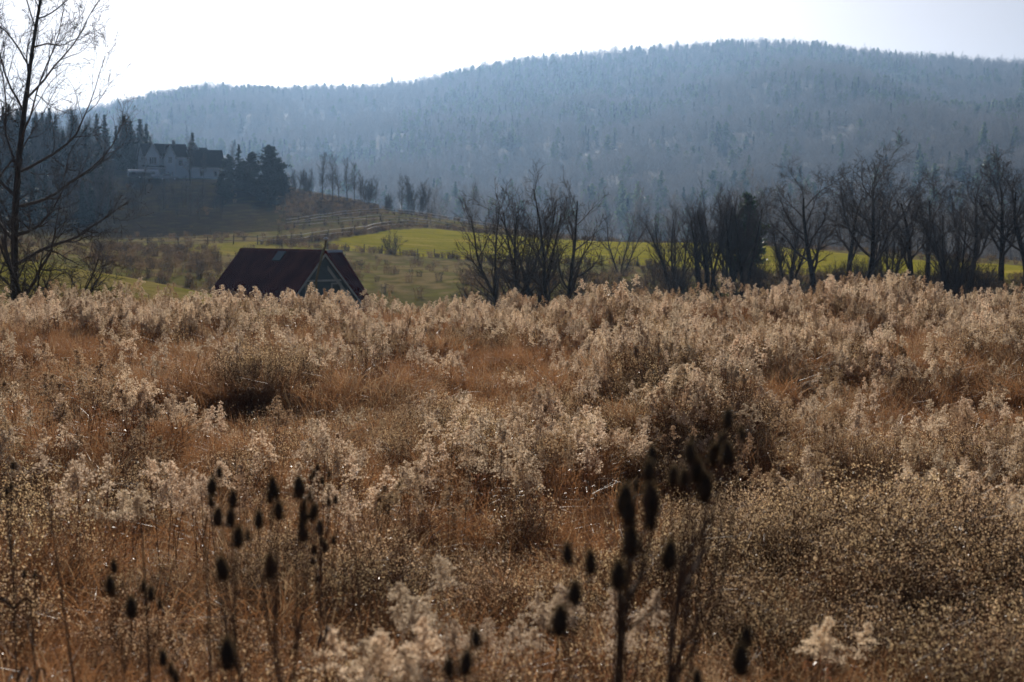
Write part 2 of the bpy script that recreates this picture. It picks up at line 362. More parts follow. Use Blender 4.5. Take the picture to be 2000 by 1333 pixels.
def make_kind(kind, seed, H, r0, dark=True, minr=.006):
    rng = np.random.default_rng(seed); mt, mw = (M['bark'], M['twig']) if dark else (M['barkgrey'], M['twiggrey'])
    if kind == 'oak':
        lv = [lvl(1, 9, 0, 1, 0, .05, .02, .25), lvl(12, 9, .78, .64, .22, .12, .08, .22, .6, .42), lvl(11, 6, .7, .45, .2, .16, .05, .3, .55, .4), lvl(7, 4, .65, .45, .15, .18, .04, .4, .55, .3), lvl(6, 3, .6, .5, .15, .2, .02, .4, .6, .3)]
        o = grow(rng, H, r0, lv, 1, .03)
    elif kind == 'vase':
        lv = [lvl(1, 10, 0, 1, 0, .07, .03, .18), lvl(11, 7, .6, .42, .25, .13, .07, .25, .6, .5), lvl(8, 5, .65, .42, .2, .16, .05, .35, .55, .4), lvl(6, 4, .6, .5, .15, .18, .03, .4, .6, .3)]
        o = grow(rng, H, r0, lv, 3, .42, .15)
    elif kind == 'dense':
        lv = [lvl(1, 9, 0, 1, 0, .05, .03, .2), lvl(16, 7, .5, .45, .18, .1, .08, .25, .55, .5), lvl(10, 5, .55, .4, .2, .13, .06, .35, .55, .4), lvl(6, 3, .55, .5, .15, .16, .03, .4, .6, .3)]
        o = grow(rng, H, r0, lv, 5, .25, .5)
    elif kind == 'pole':
        lv = [lvl(1, 10, 0, 1, 0, .025, .02, .15), lvl(22, 6, .6, .3, .25, .09, .09, .25, .45, .55), lvl(8, 4, .6, .42, .2, .14, .04, .4, .55, .4), lvl(5, 3, .6, .5, .15, .18, .02, .4, .6, .3)]
        o = grow(rng, H, r0, lv, 1, .02)
    elif kind == 'ash':      # tall tree with long reaching limbs
        lv = [lvl(1, 12, 0, 1, 0, .035, .015, .18), lvl(24, 10, 1.0, .46, .12, .12, .05, .2, .45, .4), lvl(10, 7, .65, .4, .2, .17, .04, .3, .55, .4), lvl(7, 4, .65, .42, .12, .2, .02, .4, .55, .3), lvl(5, 3, .6, .5, .15, .22, .0, .4, .6, .3)]
        o = grow(rng, H, r0, lv, 1, .03)
    elif kind == 'thorn':    # low spreading multi-stem tree
        lv = [lvl(1, 9, 0, 1, 0, .1, .03, .2), lvl(12, 7, .75, .5, .15, .18, .02, .25, .6, .4), lvl(8, 5, .7, .45, .2, .2, .02, .35, .55, .4), lvl(6, 3, .65, .5, .15, .22, .0, .4, .6, .3)]
        o = grow(rng, H, r0, lv, 4, .6, .15)
    else:                    # shrub
        lv = [lvl(1, 6, 0, 1, 0, .1, .04, .3), lvl(8, 5, .5, .5, .2, .14, .05, .4, .6, .4), lvl(6, 3, .55, .5, .2, .16, .03, .4, .6, .3)]
        o = grow(rng, H, r0, lv, 11, .5, .25)
        return tree_meshes(rng, o, mt, mw, 1, minr, 2)
    return tree_meshes(rng, o, mt, mw, 1, minr, 3)
def conifer(seed, H, wd, m, n_whorl=26, dens=1.0, shape=1.0, droop=.25, low=.06, ts=.32):
    rng = np.random.default_rng(seed); a, b = G(), G()
    z = np.linspace(-.3, H*.98, 8); a.tube(np.stack([rng.normal(0, .02, 8), rng.normal(0, .02, 8), z], 1), np.linspace(H*.014, .02, 8), 6)
    cs = []; sz = []; lines = []
    for i in range(n_whorl):
        t = low+(1-low)*(i+rng.random()*.6)/n_whorl; hz = t*H; L0 = (wd*(1-t)**shape if shape > 0 else wd*math.sin(math.pi*min(1, t*.8+.2))**.75)*rng.uniform(.75, 1.2)+.12*wd*(1-t)+.1
        for j in range(rng.integers(4, 7)):
            az = rng.random()*6.283; l = L0*rng.uniform(.65, 1.15); m_ = max(3, int(l*4.5*dens)); s = np.linspace(.12, 1, m_)
            d = np.array([math.cos(az), math.sin(az), 0.]); q = d[None]*(s*l)[:, None]; q[:, 2] = hz-droop*l*np.sin(s*2.2)+.1*l*s**2+(t-.4)*.5*l*s
            lines.append(q[[0, m_//2, -1]])
            for r_ in range(2):
                jit = rng.normal(0, .10+.07*l, (m_, 3)); jit[:, 2] *= .35; cs.append(q+jit); sz.append((ts+.5*ts*(1-s))*rng.uniform(.7, 1.3, m_))
    v, f = ribbons(np.array(lines), np.full((len(lines), 3), .05), rng); b.add(v, f)
    v, f = tufts(np.concatenate(cs), np.concatenate(sz), rng); b.add(v, f)
    return a.mesh('trunk', M['bark']), b.mesh('crown', m)
def join(name, *ms):
    g = G(); mats = []
    for me in ms:
        k = len(me.vertices); v = np.empty(k*3); me.vertices.foreach_get('co', v); f = np.empty(len(me.loops), int); me.loops.foreach_get('vertex_index', f)
        g.add(v, f.reshape(-1, 3), len(mats)); mats.append(me.materials[0])
    return g.mesh(name, mats)
def plant_tree(name, meshes, x, y, label, cat, group=None, rz=0, sc=1, sink=.1, z=None):
    if z is None: z = float(height(x, y)[0])
    t_ = empty(name, (x, y, z-sink), rz, sc); tag(t_, label, cat, group)
    link('trunk', meshes[0], t_); link('crown', meshes[1], t_); return t_
rnd = random.Random(5)

# ------------------------------------------------------------------ far forest on the hill
def far_hardwood(seed, H):
    rng = np.random.default_rng(seed)
    lv = [lvl(1, 5, 0, 1, 0, .04, .02, .3), lvl(15, 4, .7, .36, .14, .12, .08, .3, .5, .35), lvl(8, 3, .6, .5, .2, .16, .04, .5, .5, .3)]
    o = grow(rng, H, H*.012, lv, 1, .03); g = G()
    for l, pl in enumerate(o):
        P = np.array([q[0] for q in pl]); r = np.maximum(np.array([q[1] for q in pl]), (.07, .04, .035)[l])
        v, f = tubes(P, r, 4) if l == 0 else ribbons(P, r*2, rng); g.add(v, f)
    tips = np.concatenate([q[0][1:] for q in o[2]]); v, f = ribbons(np.stack([tips, tips+rng.normal(0, .5, tips.shape)+[0, 0, .35]], 1), np.full((len(tips), 2), .06), rng); g.add(v, f)
    return g.mesh('far_hardwood', M['hardwood'])
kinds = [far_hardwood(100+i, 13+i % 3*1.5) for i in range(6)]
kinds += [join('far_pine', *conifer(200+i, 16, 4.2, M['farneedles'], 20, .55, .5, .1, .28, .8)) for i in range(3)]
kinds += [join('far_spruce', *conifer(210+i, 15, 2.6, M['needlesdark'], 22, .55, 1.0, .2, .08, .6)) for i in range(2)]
rng = np.random.default_rng(11)
def hill_points(n, x0, x1, y0, y1):
    x = rng.uniform(x0, x1, n); y = rng.uniform(y0, y1, n); k = np.abs(x) < .46*y+60; return x[k], y[k]
x, y = hill_points(62000, -1080, 1080, 605, 2180)
con = N1.fbm(x*.0045+5, y*.0045+2)+.25*(N2(x*.03, y*.03)-.5); pc = np.clip((con-.53)*5, .04, .6)
pc = np.maximum(pc, np.where(y < 860, .22, 0)); isc = rng.random(len(x)) < pc
k_ = np.where(isc, 6+rng.integers(0, 5, len(x)), rng.integers(0, 6, len(x)))
P = np.stack([x, y, np.maximum(hillz(x, y), -13)-.4], 1); rot = np.stack([np.zeros(len(x)), np.zeros(len(x)), rng.random(len(x))*6.28], 1)
scatter('hill_forest', kinds, P, rot, np.where(isc, rng.uniform(.6, 1.25, len(x)), rng.uniform(.75, 1.15, len(x))), k_, 'hazy mixed forest of bare hardwoods and pines covering the big hill', 'forest')
# wood along the valley floor behind the pasture
x = rng.uniform(-60, 260, 1400); y = rng.uniform(262, 470, 1400); px = 1000+FPX*x/y
k = (px > 820) & (px < 2300) & (rng.random(1400) < np.where(px > 1380, .75, .16)) & (y > np.interp(px, [800, 1400, 1700, 2300], [330, 285, 262, 250]))
x, y = x[k], y[k]; isc = rng.random(len(x)) < .0
scatter('valley_wood', kinds, np.stack([x, y, height(x, y)-.3], 1), np.stack([0*x, 0*x, rng.random(len(x))*6.28], 1), rng.uniform(.55, 1.0, len(x)), np.where(isc, 6+rng.integers(0, 5, len(x)), rng.integers(0, 6, len(x))),
        'dim wood of bare trees on the valley floor behind the pasture', 'wood')

# pines that stand out of the hill forest
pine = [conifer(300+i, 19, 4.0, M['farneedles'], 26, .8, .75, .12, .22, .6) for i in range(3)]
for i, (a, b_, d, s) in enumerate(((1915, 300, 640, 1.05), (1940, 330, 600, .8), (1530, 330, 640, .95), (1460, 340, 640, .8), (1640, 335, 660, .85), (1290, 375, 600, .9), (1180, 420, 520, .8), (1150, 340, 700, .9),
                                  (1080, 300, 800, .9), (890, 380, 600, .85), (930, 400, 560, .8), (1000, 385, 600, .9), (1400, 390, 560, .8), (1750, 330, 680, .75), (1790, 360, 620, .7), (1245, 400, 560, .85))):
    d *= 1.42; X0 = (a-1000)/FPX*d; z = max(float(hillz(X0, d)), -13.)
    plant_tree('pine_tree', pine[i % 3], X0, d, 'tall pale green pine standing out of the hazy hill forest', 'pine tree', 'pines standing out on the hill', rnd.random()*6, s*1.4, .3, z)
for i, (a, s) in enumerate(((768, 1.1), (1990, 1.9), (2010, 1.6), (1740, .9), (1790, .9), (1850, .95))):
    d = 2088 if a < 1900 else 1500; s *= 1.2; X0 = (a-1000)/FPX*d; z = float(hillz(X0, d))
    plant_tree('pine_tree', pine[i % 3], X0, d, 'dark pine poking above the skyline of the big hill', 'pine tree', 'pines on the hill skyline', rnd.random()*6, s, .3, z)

# ------------------------------------------------------------------ wooded slope on the left
spruce = [conifer(320+i, 15, 3.1, M['needlesdark'], 30, .9, 1.0, .22, .04, .5) for i in range(3)]
roundpine = [conifer(330+i, 11, 3.2, M['needlesdark'], 30, 1.5, -1, .02, .03, .5) for i in range(2)]
polek = [make_kind('pole', 400+i, 10.5, .14, False, .012) for i in range(4)]
rng = np.random.default_rng(21)
for i in range(190):
    px = rng.uniform(-120, 300); d = rng.uniform(322, 385); X0 = (px-1000)/FPX*d
    if px > 245 and d < 350: d = 352+rng.random()*20; X0 = (px-1000)/FPX*d
    if i % 5 < 2: plant_tree('spruce_tree', spruce[i % 3], X0, d, 'dark spruce on the shaded wooded slope beside the pale house', 'spruce tree', 'spruces on the shaded slope', rng.random()*6, rng.uniform(.5, .85))
    else: plant_tree('bare_tree', polek[i % 4], X0, d, 'slim bare tree in the shaded wood beside the pale house', 'bare tree', 'bare trees in the shaded wood', rng.random()*6, rng.uniform(.7, 1.1))
for i in range(110):       # lower slope below the house
    px = rng.uniform(-120, 228); d = rng.uniform(250, 322); X0 = (px-1000)/FPX*d
    if i % 3 == 0: plant_tree('spruce_tree', spruce[i % 3], X0, d, 'dark spruce low on the shaded slope below the wood', 'spruce tree', 'spruces low on the slope', rng.random()*6, rng.uniform(.4, .65))
    else: plant_tree('bare_tree', polek[i % 4], X0, d, 'bare tree low on the shaded slope below the wood', 'bare tree', 'bare trees low on the slope', rng.random()*6, rng.uniform(.5, .85))
def at(px, d): return (px-1000)/FPX*d
for px, d, s, k, lab in ((530, 318, .84, roundpine[0], 'broad rounded evergreen at the end of the ridge right of the house'), (547, 312, .62, roundpine[1], 'lower rounded evergreen leaning against the broad one'),
                         (470, 322, .58, spruce[0], 'dark spruce just beside the garage wing of the house'), (450, 325, .55, roundpine[1], 'bushy dark evergreen against the end wall of the garage wing'),
                         (496, 318, .66, roundpine[0], 'dense dark evergreen between the garage wing and the broad rounded evergreen'), (381, 352, .72, spruce[1], 'dark conifer top rising behind the house roof'), (292, 352, .8, spruce[2], 'pointed spruce behind the left gable of the house')):
    plant_tree('evergreen_tree', k, at(px, d), d, lab, 'evergreen tree', None, px*.1, s)
for px, d, s, lab in ((288, 300, .8, 'pale thin bare tree on the bank below the trailer'), (375, 312, .95, 'thin bare tree with a forked top in front of the garage wing'), (400, 316, .6, 'thin bare sapling against the garage wall'), (455, 330, .8, 'bare sapling behind the dark evergreens by the garage')):
    plant_tree('bare_tree', polek[int(px) % 4], at(px, d), d, lab, 'bare tree', None, px*.3, s)
for i in range(16):
    px = rng.uniform(432, 562); d = rng.uniform(286, 316)
    plant_tree('evergreen_tree', roundpine[i % 2], at(px, d), d, 'low dark evergreen on the slope below the broad rounded one', 'evergreen tree', 'dark evergreens below the garage wing', rng.random()*6, rng.uniform(.3, .52))
for i in range(18):
    px = rng.uniform(245, 440); d = rng.uniform(258, 292)
    plant_tree('bare_tree', polek[i % 4], at(px, d), d, 'bare sapling on the dark bank below the house', 'bare tree', 'bare saplings below the house', rng.random()*6, rng.uniform(.3, .55))
# bare trees on the far side of the ridge
ridgek = [make_kind('pole', 420+i, 10.5, .16, False, .016) for i in range(3)]+[make_kind('dense', 425, 7.5, .12, False, .016)]
for i, (px, d, s, k) in enumerate(((632, 292, .95, 0), (652, 296, .92, 1), (664, 300, .7, 2), (680, 296, .85, 2), (694, 300, .8, 1), (706, 304, .65, 0), (720, 300, .72, 3), (735, 305, .6, 2), (786, 296, .75, 1), (798, 300, .8, 0), (818, 296, .9, 3), (600, 312, .6, 3), (582, 316, .6, 3), (760, 310, .55, 3), (612, 316, .55, 2), (840, 310, .5, 3))):
    plant_tree('bare_tree', ridgek[k], at(px, d), d, 'slender grey bare tree in the row along the crest of the fenced ridge', 'bare tree', 'bare trees on the fenced ridge', i*1.7, s, .5)

# ------------------------------------------------------------------ trees of the valley, nearer
vase = [make_kind('vase', 500+i, 7.2, .13) for i in range(3)]; oak = [make_kind('oak', 520+i, 12, .33, True, .010) for i in range(3)]
dense = [make_kind('dense', 540+i, 8.5, .17) for i in range(2)]; shrubk = [make_kind('shrub', 560+i, 2.6, .03) for i in range(4)]; thorn = [make_kind('thorn', 570+i, 5, .11) for i in range(2)]
def T(name, k, px, d, sc, lab, cat='bare tree', group=None, rz=None):
    if any(k is o_ for o_ in oak): sc = (sc*1.25, sc*1.25, sc*.98)
    return plant_tree(name, k, at(px, d), d, lab, cat, group, px*.37 if rz is None else rz, sc)
T('bare_tree', vase[0], 988, 82, 1.22, 'thin forked bare tree leaning left, first of the clump beyond the cabin')
T('bare_tree', vase[1], 1012, 84, 1.2, 'upright slim bare tree with many forks in the middle of the clump beyond the cabin')
T('bare_tree', vase[2], 1040, 88, 1.2, 'bare tree with crossing stems behind the dark trunk of the clump')
T('bare_tree', vase[0], 1082, 82, 1.38, 'biggest dark bare tree of the clump, its branches fanning wide', rz=2.2)
T('bare_tree', thorn[0], 1130, 86, 1.0, 'low crooked bare tree leaning right at the end of the clump')
T('bare_tree', thorn[1], 960, 88, .85, 'low crooked bare tree at the pasture end of the clump')
T('bare_tree', vase[1], 1213, 150, 1.0, 'grey vase-shaped bare tree standing alone against the yellow-green field')
T('bare_tree', dense[1], 1318, 120, .8, 'small bushy bare tree between the lone grey tree and the dense thicket')
T('bare_tree', dense[0], 1378, 116, .88, 'dense many-stemmed bare tree, outer one of the thicket'); T('bare_tree', dense[1], 1412, 116, .98, 'dense many-stemmed bare tree with dark close trunks, middle of the thicket')
T('bare_tree', dense[0], 1445, 114, .92, 'dense many-stemmed bare tree under the dark evergreen top', rz=1.)
T('evergreen_tree', conifer(340, 9.4, 1.7, M['needles'], 30, 1.8, -1, .02, .05, .4), 1458, 150, .95, 'dark evergreen whose rounded top shows behind the dense bare thicket', 'evergreen tree')
T('bare_tree', oak[0], 1590, 112, .70, 'tall bare oak with an upright fan of limbs, next to the biggest oak'); T('bare_tree', oak[1], 1692, 110, .74, 'biggest bare oak with a broad round crown and thick forked trunk')
T('bare_tree', oak[2], 1655, 132, .68, 'bare oak half hidden behind the two biggest oaks'); T('bare_tree', oak[2], 1782, 116, .64, 'bare oak with a bent trunk beyond the biggest oak'); T('bare_tree', oak[0], 1812, 128, .66, 'straight slim bare oak behind the bent one', rz=3.)
T('bare_tree', dense[1], 1860, 112, .86, 'bare tree with several steep stems above a dark tangle'); T('bare_tree', oak[1], 1895, 126, .66, 'bare oak with one long low limb reaching over the pasture edge', rz=4.)
T('bare_tree', oak[2], 1955, 124, .72, 'tall grey bare tree near the end of the line', rz=1.5); T('bare_tree', oak[0], 2005, 122, .72, 'tall grey bare tree, last of the line', rz=5.); T('bare_tree', oak[1], 2080, 118, .7, 'bare oak past the end of the line', rz=2.)
T('bare_tree', dense[0], 1540, 124, .72, 'bushy bare tree in the gap between the thicket and the tall oaks', rz=2.5); T('bare_tree', dense[1], 1735, 126, .7, 'bushy bare tree under the spread of the biggest oak', rz=.4)
rng = np.random.default_rng(31)
for i in range(62):
    px = rng.uniform(1270, 2150); d = rng.uniform(95, 125)
    T('bare_shrub', shrubk[i % 4], px, d, rng.uniform(.6, 1.15), 'dark bare shrub in the undergrowth along the oak line', 'shrub', 'shrubs under the oak line', rng.random()*6)
for i in range(9):
    px = rng.uniform(930, 1270); d = rng.uniform(85, 105)
    T('bare_shrub', shrubk[i % 4], px, d, rng.uniform(.45, .8), 'low dark shrub at the foot of the bare clump beyond the cabin', 'shrub', 'shrubs at the foot of the clump', rng.random()*6)
bush = make_kind('shrub', 590, 2.9, .035, True, .012)
T('round_bush', bush, 767, 189, .98, 'lone round bare bush on the fence line of the yellow-green field', 'bush')
# left foreground tree, its neighbour and the thorn below
ash = make_kind('ash', 610, 13, .2); ash2 = make_kind('ash', 611, 13, .16)
T('bare_tree', ash, 24, 44, (.73, .73, 1.), 'tall black bare tree with long limbs reaching out beside the meadow', rz=.6); T('bare_tree', ash2, -45, 47, (.75, .75, 1.05), 'second tall bare tree partly cut by the edge of the view', rz=2.)
T('bare_tree', thorn[0], 92, 43, .8, 'low black thorny tree with crooked stems under the tall black tree', rz=2.8); T('bare_tree', thorn[1], 130, 45, .62, 'smaller crooked bare tree leaning over the green knoll', rz=.5)
for i, px in enumerate((-30, 20, 50, 150, 250, 275)): T('bare_shrub', shrubk[i % 4], px, 40+i % 3*3, .55 if i < 4 else .4, 'thin bare shrub around the foot of the tall black tree', 'shrub', 'shrubs round the tall black tree', i*2.)

# ------------------------------------------------------------------ cabin with the red metal roof
red = mat('red_metal_roof', (.10, .012, .015), .7, (.19, .032, .03), .9, spec=.06, bump=.05, bscale=3); trim = mat('grey_white_trim', (.55, .56, .56), .6, (.45, .46, .46), 6.)
siding = mat('blue_grey_siding', (.10, .14, .16), .75, (.13, .17, .19), 4.); glass = mat('dark_window_glass', (.015, .018, .022), .08, spec=.6); steel = mat('galvanised_steel', (.55, .55, .55), .28, metal=1.)
rust = mat('rusty_pipe', (.16, .11, .05), .45, (.28, .2, .09), 8., metal=.4); clear = mat('clear_roof_panel', (.07, .10, .13), .5, spec=.3)
P0 = W(635, 490.5, 95); zc = float(height(P0[0], P0[1])[0]); u = np.array([-.62, .785, 0]); sv = np.array([.785, .62, 0]); up = np.array([0, 0, 1.])
LA = 12.0; HW = 3.9; TP = 1.2
cab = empty('cabin', (P0[0], P0[1], zc)); tag(cab, 'cabin with a dark red metal roof and stovepipe behind the meadow crest', 'cabin')
O0 = np.array([0, 0, P0[2]-zc])                      # ridge end above the gable, cabin space
def slab(g, a, b_, c_, d_, th=.1, m=0):
    n_ = unit(np.cross(np.array(b_)-a, np.array(d_)-a)); n_ = n_ if n_[2] > 0 else -n_; g.prism([a, b_, c_, d_], -n_*th, m)
def roof(par, A, u, s, L0, hw, tp, ribs, sides=(-1, 1)):
    g = G()
    for sg in sides:
        e = s*sg*hw-up*hw*tp; slab(g, A, A+u*L0, A+u*L0+e, A+e)
        nn_ = unit(np.cross(u, e)); nn_ = nn_ if nn_[2] > 0 else -nn_
        for k in np.arange(.15, L0, ribs):
            q = A+u*k+nn_*.0; g.prism([q-u*.025, q+u*.025, q+u*.025+e, q-u*.025+e], nn_*.035)
    g.prism([A+u*.0-s*.16-up*.14+up*.03, A+up*.09, A+s*.16-up*.14+up*.03], u*L0)
    r_ = link('roof', g.mesh('roof', red), par); return r_
ra = roof(cab, O0, u, sv, LA, HW, TP, .3)
def local(par): return par
g = G(); q = O0+u*4.9-sv*.12-up*.12*TP; e = -sv*.52-up*.52*TP; nn_ = unit(np.cross(e, u)); nn_ = nn_ if nn_[2] > 0 else -nn_
g.prism([q+nn_*.06, q+u*1.1+nn_*.06, q+u*1.1+e+nn_*.06, q+e+nn_*.06], nn_*.05); link('skylight', g.mesh('skylight', clear), ra)
inset = .35; ga_ = O0+u*inset-up*.14; gb = O0[2]
g = G(); hw = HW-.25
g.prism([ga_, ga_-sv*hw-up*hw*TP, ga_-sv*hw-up*(gb+.2), ga_+sv*hw-up*(gb+.2), ga_+sv*hw-up*hw*TP], u*.15)
for k in range(24):                                  # lap siding on the gable
    z0 = k*.2; wdt = min((gb-.14-z0-.2)/TP, hw) if gb-.14-z0-.2 > 0 else 0
    if wdt > .1: g.prism([ga_*[1, 1, 0]+up*z0-sv*wdt, ga_*[1, 1, 0]+up*(z0+.19)-sv*wdt, ga_*[1, 1, 0]+up*(z0+.19)+sv*wdt, ga_*[1, 1, 0]+up*z0+sv*wdt], -u*(.015+.012*(k % 2)))
for sg in (-1, 1):
    a = ga_*[1, 1, 0]+sv*sg*hw; zt = gb-.14-hw*TP
    g.prism([a-up*.2, a+up*zt, a+u*(LA-.7)+up*zt, a+u*(LA-.7)-up*.2], -sv*sg*.15)
bk = ga_+u*(LA-.7); g.prism([bk, bk-sv*hw-up*hw*TP, bk-sv*hw-up*(gb+.2), bk+sv*hw-up*(gb+.2), bk+sv*hw-up*hw*TP], -u*.15)
wl = link('wall', g.mesh('wall', siding), cab)
for sg in (-1, 1):                                   # rake boards
    g = G(); a = O0-up*.15-u*.01; e = sv*sg*HW-up*HW*TP; g.prism([a, a+e, a+e-up*.2, a-up*.2], -u*.03); link('rake_board', g.mesh('rake_board', trim), ra)
g = G(); a = ga_*[1, 1, 0]-u*.05; k0 = gb-2.05; g.prism([a+up*k0-sv*1.42, a+up*(k0+.13)-sv*1.34, a+up*(k0+.13)+sv*1.34, a+up*k0+sv*1.42], -u*.04); link('band_board', g.mesh('band_board', trim), wl)
g = G(); e = sv-up*TP; a = ga_-u*.05-up*.42; g.prism([a+e*.35, a+e*2.6, a+e*2.6-up*.3, a+e*.35-up*.3], -u*.03); link('trim_board', g.mesh('trim_board', trim), wl)
def window(par, ctr, ax, nrm, wd, ht, fr=.09, mull=0):
    g = G(); c = np.array(ctr)
    def pl(x0, x1, z0, z1, dd): g.prism([c+ax*x0+up*z0, c+ax*x1+up*z0, c+ax*x1+up*z1, c+ax*x0+up*z1], nrm*dd)
    pl(-wd/2-fr, -wd/2, -ht/2-fr, ht/2+fr, .05); pl(wd/2, wd/2+fr, -ht/2-fr, ht/2+fr, .05); pl(-wd/2, wd/2, ht/2, ht/2+fr, .05); pl(-wd/2, wd/2, -ht/2-fr, -ht/2, .06)
    for k in range(mull): x0 = -wd/2+wd*(k+1)/(mull+1); pl(x0-.05, x0+.05, -ht/2, ht/2, .045)
    f_ = link('window', g.mesh('window', trim), par); g = G()
    g.prism([c-ax*wd/2-up*ht/2, c+ax*wd/2-up*ht/2, c+ax*wd/2+up*ht/2, c-ax*wd/2+up*ht/2], nrm*.02); link('pane', g.mesh('pane', glass), f_); return f_
for k in (-1.0, 1.0): window(wl, ga_*[1, 1, 0]-u*.05+sv*k+up*(gb-2.65), sv, -u, .62, .8)
# stovepipe
pipe = [O0+np.array([-.48, -.95, 0])*1+up*(-z_) for z_ in (3.2, 1.9)]+[O0+np.array([-.30, -.92, 0])-up*1.05, O0+np.array([-.02, -.8, 0])+up*.05, O0+np.array([.14, -.75, 0])+up*.32, O0+np.array([.15, -.75, 0])+up*.72]
g = G().tube(pipe, .085, 10); pp = link('stovepipe', g.mesh('stovepipe', rust, True), cab)
tp_ = pipe[-1]; g = G().tube([tp_-up*.02, tp_+up*.12], .055, 10); g.tube([tp_+up*.08, tp_+up*.12, tp_+up*.2], [.16, .15, .01], 12); link('chimney_cap', g.mesh('chimney_cap', steel, True), pp)
# angled rear wing
vb = unit(np.array([.65, .76, 0])); sb = np.array([vb[1], -vb[0], 0]); B0 = W(638, 492.5, 100.6)-np.array([P0[0], P0[1], zc]); LB = 1.45; HB = 3.6; TB = 1.1
rb = roof(cab, B0, vb, sb, LB, HB, TB, .22)
g = G(); a = B0-up*.12-vb*.01
g.prism([a, a+sb*HB-up*HB*TB, a+sb*HB-up*(HB*TB+.15), a-up*.15], -vb*.03); link('rake_board', g.mesh('rake_board', trim), rb)
g = G(); a = B0+vb*.25-up*.16; h_ = HB-.2
g.prism([a, a+sb*h_-up*h_*TB, a+sb*h_-up*(B0[2]+.2), a-sb*h_-up*(B0[2]+.2), a-sb*h_-up*h_*TB], vb*(LB-.5)); link('wing_wall', g.mesh('wing_wall', siding), cab)
g = G(); a = B0+up*.0; g.prism([a-sb*.14-up*.07, a+up*.1, a+sb*.14-up*.07], vb*LB); c_ = link('ridge_cap', g.mesh('ridge_cap', steel), rb); c_.location = (0, 0, .03)

# ------------------------------------------------------------------ house on the ridge
hs = mat('pale_blue_siding', (.76, .84, .87), .75, (.80, .87, .90), .8); shingle = mat('dark_shingles', (.02, .022, .027), .95, (.035, .037, .043), 2., spec=.05); wtrim = mat('white_trim', (.85, .86, .86), .55, (.8, .81, .81), 2.)
hp = W(355, 347, 333); hz = float(height(hp[0], hp[1])[0]); HR = R(24)
hou = empty('farmhouse', (hp[0], hp[1], hp[2]-.2), HR); tag(hou, 'pale blue two-storey house with white-trimmed gables on the ridge', 'house')
ex = np.array([1., 0, 0]); ey = np.array([0, 1., 0])
def gable_block(x0, x1, y0, y1, ze, zr, along, oh=.3, name='wall', zb=-2.):
    """along 'y': gable faces the front (-y); 'x': ridge runs left-right"""
    g = G(); gr = G()
    if along == 'y':
        xm = (x0+x1)/2; g.prism([(x0, y0, zb), (x1, y0, zb), (x1, y0, ze), (xm, y0, zr), (x0, y0, ze)], (0, y1-y0, 0)); tp = (zr-ze)/(xm-x0); A = np.array([xm, y0-oh, zr+.1]); hw = (x1-x0)/2+oh
        for sg in (-1, 1): e = ex*sg*hw-up*hw*tp; slab(gr, A, A+ey*(y1-y0+oh), A+ey*(y1-y0+oh)+e, A+e, .14)
    else:
        ym = (y0+y1)/2; g.prism([(x0, y0, zb), (x0, y1, zb), (x0, y1, ze), (x0, ym, zr), (x0, y0, ze)], (x1-x0, 0, 0)); tp = (zr-ze)/(ym-y0); A = np.array([x0-oh, ym, zr+.1]); hw = (y1-y0)/2+oh
        for sg in (-1, 1): e = ey*sg*hw-up*hw*tp; slab(gr, A, A+ex*(x1-x0+2*oh), A+ex*(x1-x0+2*oh)+e, A+e, .14)
    wl = link(name, g.mesh(name, hs), hou); rf = link('roof', gr.mesh('roof', shingle), hou)
    g = G()
    if along == 'y':
        for sg in (-1, 1): a = A-up*.04-ey*.02; e = ex*sg*hw-up*hw*tp; g.prism([a, a+e, a+e-up*.26, a-up*.26], -ey*.05)
        for xx in (x0, x1): g.box(xx-.02 if xx == x0 else xx-.16, xx+.16 if xx == x0 else xx+.02, y0-.05, y0, 0, ze)
    else:
        a = A-ey*hw-up*hw*tp; g.prism([a-ey*.02-up*.02, a-ey*.02-up*.02+ex*(x1-x0+2*oh), a-ey*.02-up*.28+ex*(x1-x0+2*oh), a-ey*.02-up*.28], -ey*.05)
        for sg in (-1, 1):
            for xx, dr in ((A[0], -1), (A[0]+x1-x0+2*oh, 1)):
                b0 = np.array([xx, A[1], A[2]-.05]); e = ey*sg*hw-up*hw*tp; g.prism([b0, b0+e, b0+e-up*.22, b0-up*.22], ex*dr*.05)
        for xx in (x0, x1): g.box(xx-.02 if xx == x0 else xx-.16, xx+.16 if xx == x0 else xx+.02, y0-.05, y0, 0, ze)
    link('trim', g.mesh('trim', wtrim), rf); return wl
trim_keep = trim; trim = wtrim
wm = gable_block(-8.6, 1.6, 0, 8, 5.0, 8.0, 'x')
w1 = gable_block(-8.4, -5.2, -1.3, 3, 5.0, 7.9, 'y'); w2 = gable_block(-4.2, -1.7, -1.7, 3, 5.0, 7.6, 'y')
wg = gable_block(1.9, 9.6, -2.2, 5.6, 2.7, 6.7, 'x', name='garage_wall'); wr = gable_block(2.9, 4.9, 3.0, 8.5, 6.6, 8.1, 'y', name='rear_wall'); wr2 = gable_block(3.2, 7.2, 4.2, 10, 5.2, 7.5, 'x', name='rear_wall')
window(w1, (-6.8, -1.3, 3.85), ex, -ey, 1.5, 1.5, .16, 2); window(w2, (-2.95, -1.7, 4.1), ex, -ey, .75, 1.3, .14, 1)
for x_ in (-3.4, -2.5): window(w2, (x_, -1.7, 1.0), ex, -ey, .32, .7, .08)
for x_ in (4.2, 7.4): window(wg, (x_, -2.2, 1.1), ex, -ey, .6, 1.15, .18)
window(wm, (-.2, 0, 3.6), ex, -ey, .8, 1.2, .12); window(wr, (3.9, 3.0, 7.15), ex, -ey, .22, .3, .08)
